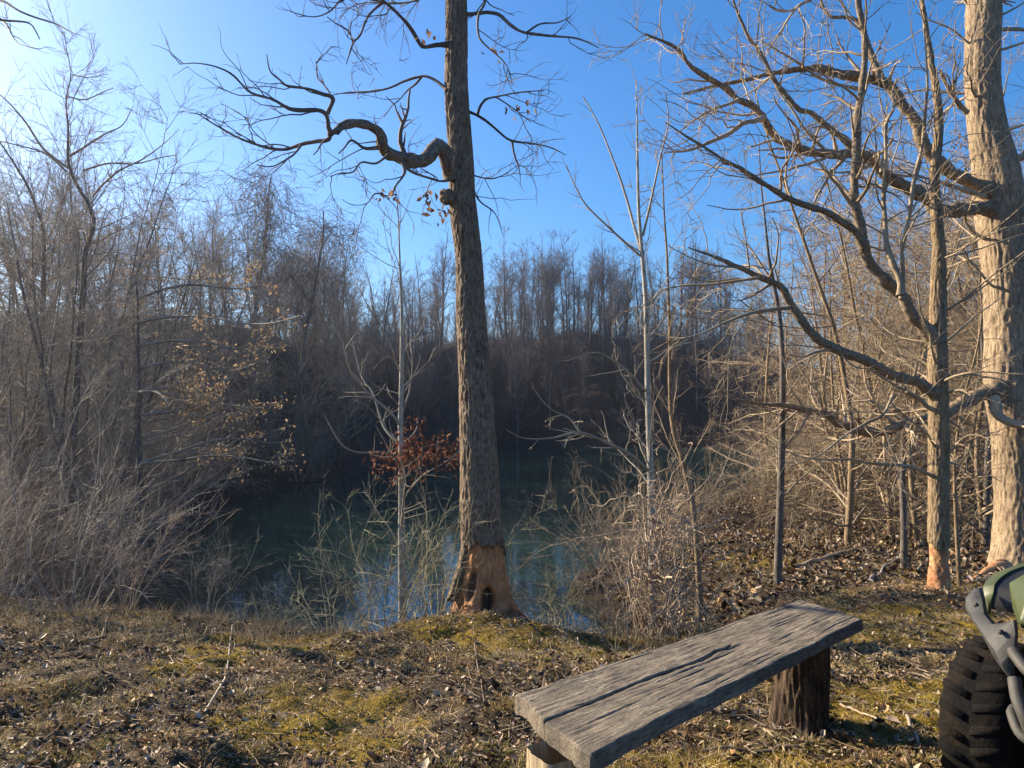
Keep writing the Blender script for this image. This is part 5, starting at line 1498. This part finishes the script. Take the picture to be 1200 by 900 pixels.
# rest of the machine, outside the frame
loft('seat', [outl(x, hw, ze, hw * .75, zc - .015, zc, zb_) for x, hw, zc, ze, zb_ in ((-.45, .09, .86, .82, .68), (-.6, .13, .84, .80, .68), (-1.0, .16, .84, .79, .66), (-1.25, .15, .88, .80, .68))], 'black_plastic', .015)
def rear_fender(s_):
    secs = []
    for t in np.linspace(-1, 1, 11):
        a = t * 1.1; x_ = -1.25 + .42 * math.sin(a); z_ = .36 + .39 * math.cos(a)
        secs.append([(x_, s_ * .17, z_ + .02), (x_, s_ * .50, z_ + .015), (x_, s_ * .53, z_ - .03), (x_, s_ * .49, z_ - .01), (x_, s_ * .17, z_ - .005)])
    loft('fender', secs, 'green_plastic', .004, seg=1)
rear_fender(-1); rear_fender(1)
rod('handlebar', [(-.42, -.36, .98), (-.36, -.2, 1.0), (-.33, 0, .95), (-.36, .2, 1.0), (-.42, .36, .98)], .013, 'black_plastic')
rod('steering_post', [(-.33, 0, .95), (-.30, 0, .82)], .02, 'black_plastic', n=6)
rod('rear_rack', [(-1.0, -.33, .80), (-1.55, -.33, .80), (-1.62, -.25, .80), (-1.62, .25, .80), (-1.55, .33, .80), (-1.0, .33, .80)], .013, 'black_plastic')

# ------------------------------------------------------------------ fallen sticks one can pick out
def stick(pts, Yd, r, label, mat='twig_tan', lift=.012, n=14):
    w = []
    for px, py in pts:
        d = ray(px, py); lo, hi = 1.2, 30.0
        for _ in range(40):
            m_ = (lo + hi) / 2
            p_ = d * (m_ / d[1]) + np.array([0, 0, CAMZ])
            if p_[2] > gz(p_[0], p_[1]): lo = m_
            else: hi = m_
        w.append(p_)
    c_ = catmull(np.array(w), n)
    for q in c_: q[2] = gz(q[0], q[1]) + lift
    b_ = c_[n // 2].copy()
    g = Geo(); g.tubes(c_[None] , np.linspace(r, r * .5, n)[None], 7)
    a1 = grow(c_[None], np.linspace(r, r * .5, n)[None], 3, .08, rr=.5, rmin=.0015, flat=.9, up=0, n=4)
    g.tubes(*a1, 4)
    put('fallen_stick', g.mesh('fallen_stick', M[mat], b_), None, label, 'stick', loc=b_)
stick([(1063, 842), (1068, 858), (1076, 872), (1081, 888)], 3, .009, 'pale curved stick lying alone between the bench and the muddy tyre', 'twig_grey')
stick([(632, 748), (645, 752), (650, 762)], 4, .008, 'short bleached bent stick lying right of the gnawed oak', 'twig_grey')
stick([(553, 748), (562, 736), (575, 748)], 5, .006, 'small pale crooked twig on the mossy mound below the gnawed oak', 'twig_grey')
stick([(985, 828), (1010, 840), (1040, 856)], 3, .007, 'straight tan stick on the ground right of the far log leg')
stick([(896, 858), (908, 870), (920, 884)], 3, .007, 'tan stick leaning down the slope just left of the far log leg')
stick([(812, 882), (850, 880), (900, 884), (945, 882)], 3, .011, 'dark long branch lying under the front edge of the bench', 'twig_dark')
stick([(545, 855), (570, 848), (590, 838)], 3, .006, 'thin dark twig left of the near end of the bench', 'twig_dark')
stick([(20, 755), (60, 762), (110, 760), (150, 757)], 4, .007, 'slender dead stem lying flat near the left edge of the crest')
stick([(240, 838), (262, 815), (278, 795)], 4, .006, 'thin grey twig on the leaf litter in the lower left', 'twig_grey')
stick([(1020, 685), (1035, 668), (1050, 660), (1066, 658)], 9, .022, 'forked grey branch on the far slope left of the forked tree', 'twig_grey', .04)
stick([(1075, 672), (1086, 660), (1092, 650)], 8, .015, 'short broken branch propped left of the pale chewed trunk', 'twig_grey', .03)
stick([(930, 668), (975, 655), (1020, 645)], 10, .03, 'long thin log lying across the leafy slope', 'twig_tan', .04)

# ------------------------------------------------------------------ air, with an added mist volume standing in for lens glare
m = bpy.data.materials.new('air'); m.use_nodes = True
nt = m.node_tree; nt.nodes.clear()
out = nt.nodes.new('ShaderNodeOutputMaterial'); pv = nt.nodes.new('ShaderNodeVolumePrincipled')
pv.inputs['Density'].default_value = 0.0014
pv.inputs['Anisotropy'].default_value = 0.84
pv.inputs['Color'].default_value = (0.93, 0.95, 1.0, 1)
nt.links.new(pv.outputs[0], out.inputs['Volume'])
hx, hy0, hy1, z0_, z1_ = 330, -330, 330, -6.0, 27.0
V = [(-hx, hy0, z0_), (hx, hy0, z0_), (hx, hy1, z0_), (-hx, hy1, z0_), (-hx, hy0, z1_), (hx, hy0, z1_), (hx, hy1, z1_), (-hx, hy1, z1_)]
put('glare_haze', mesh_quads('glare_haze', V, [(0, 3, 2, 1), (4, 5, 6, 7), (0, 1, 5, 4), (1, 2, 6, 5), (2, 3, 7, 6), (3, 0, 4, 7)], m, smooth_=False), kind='stuff')
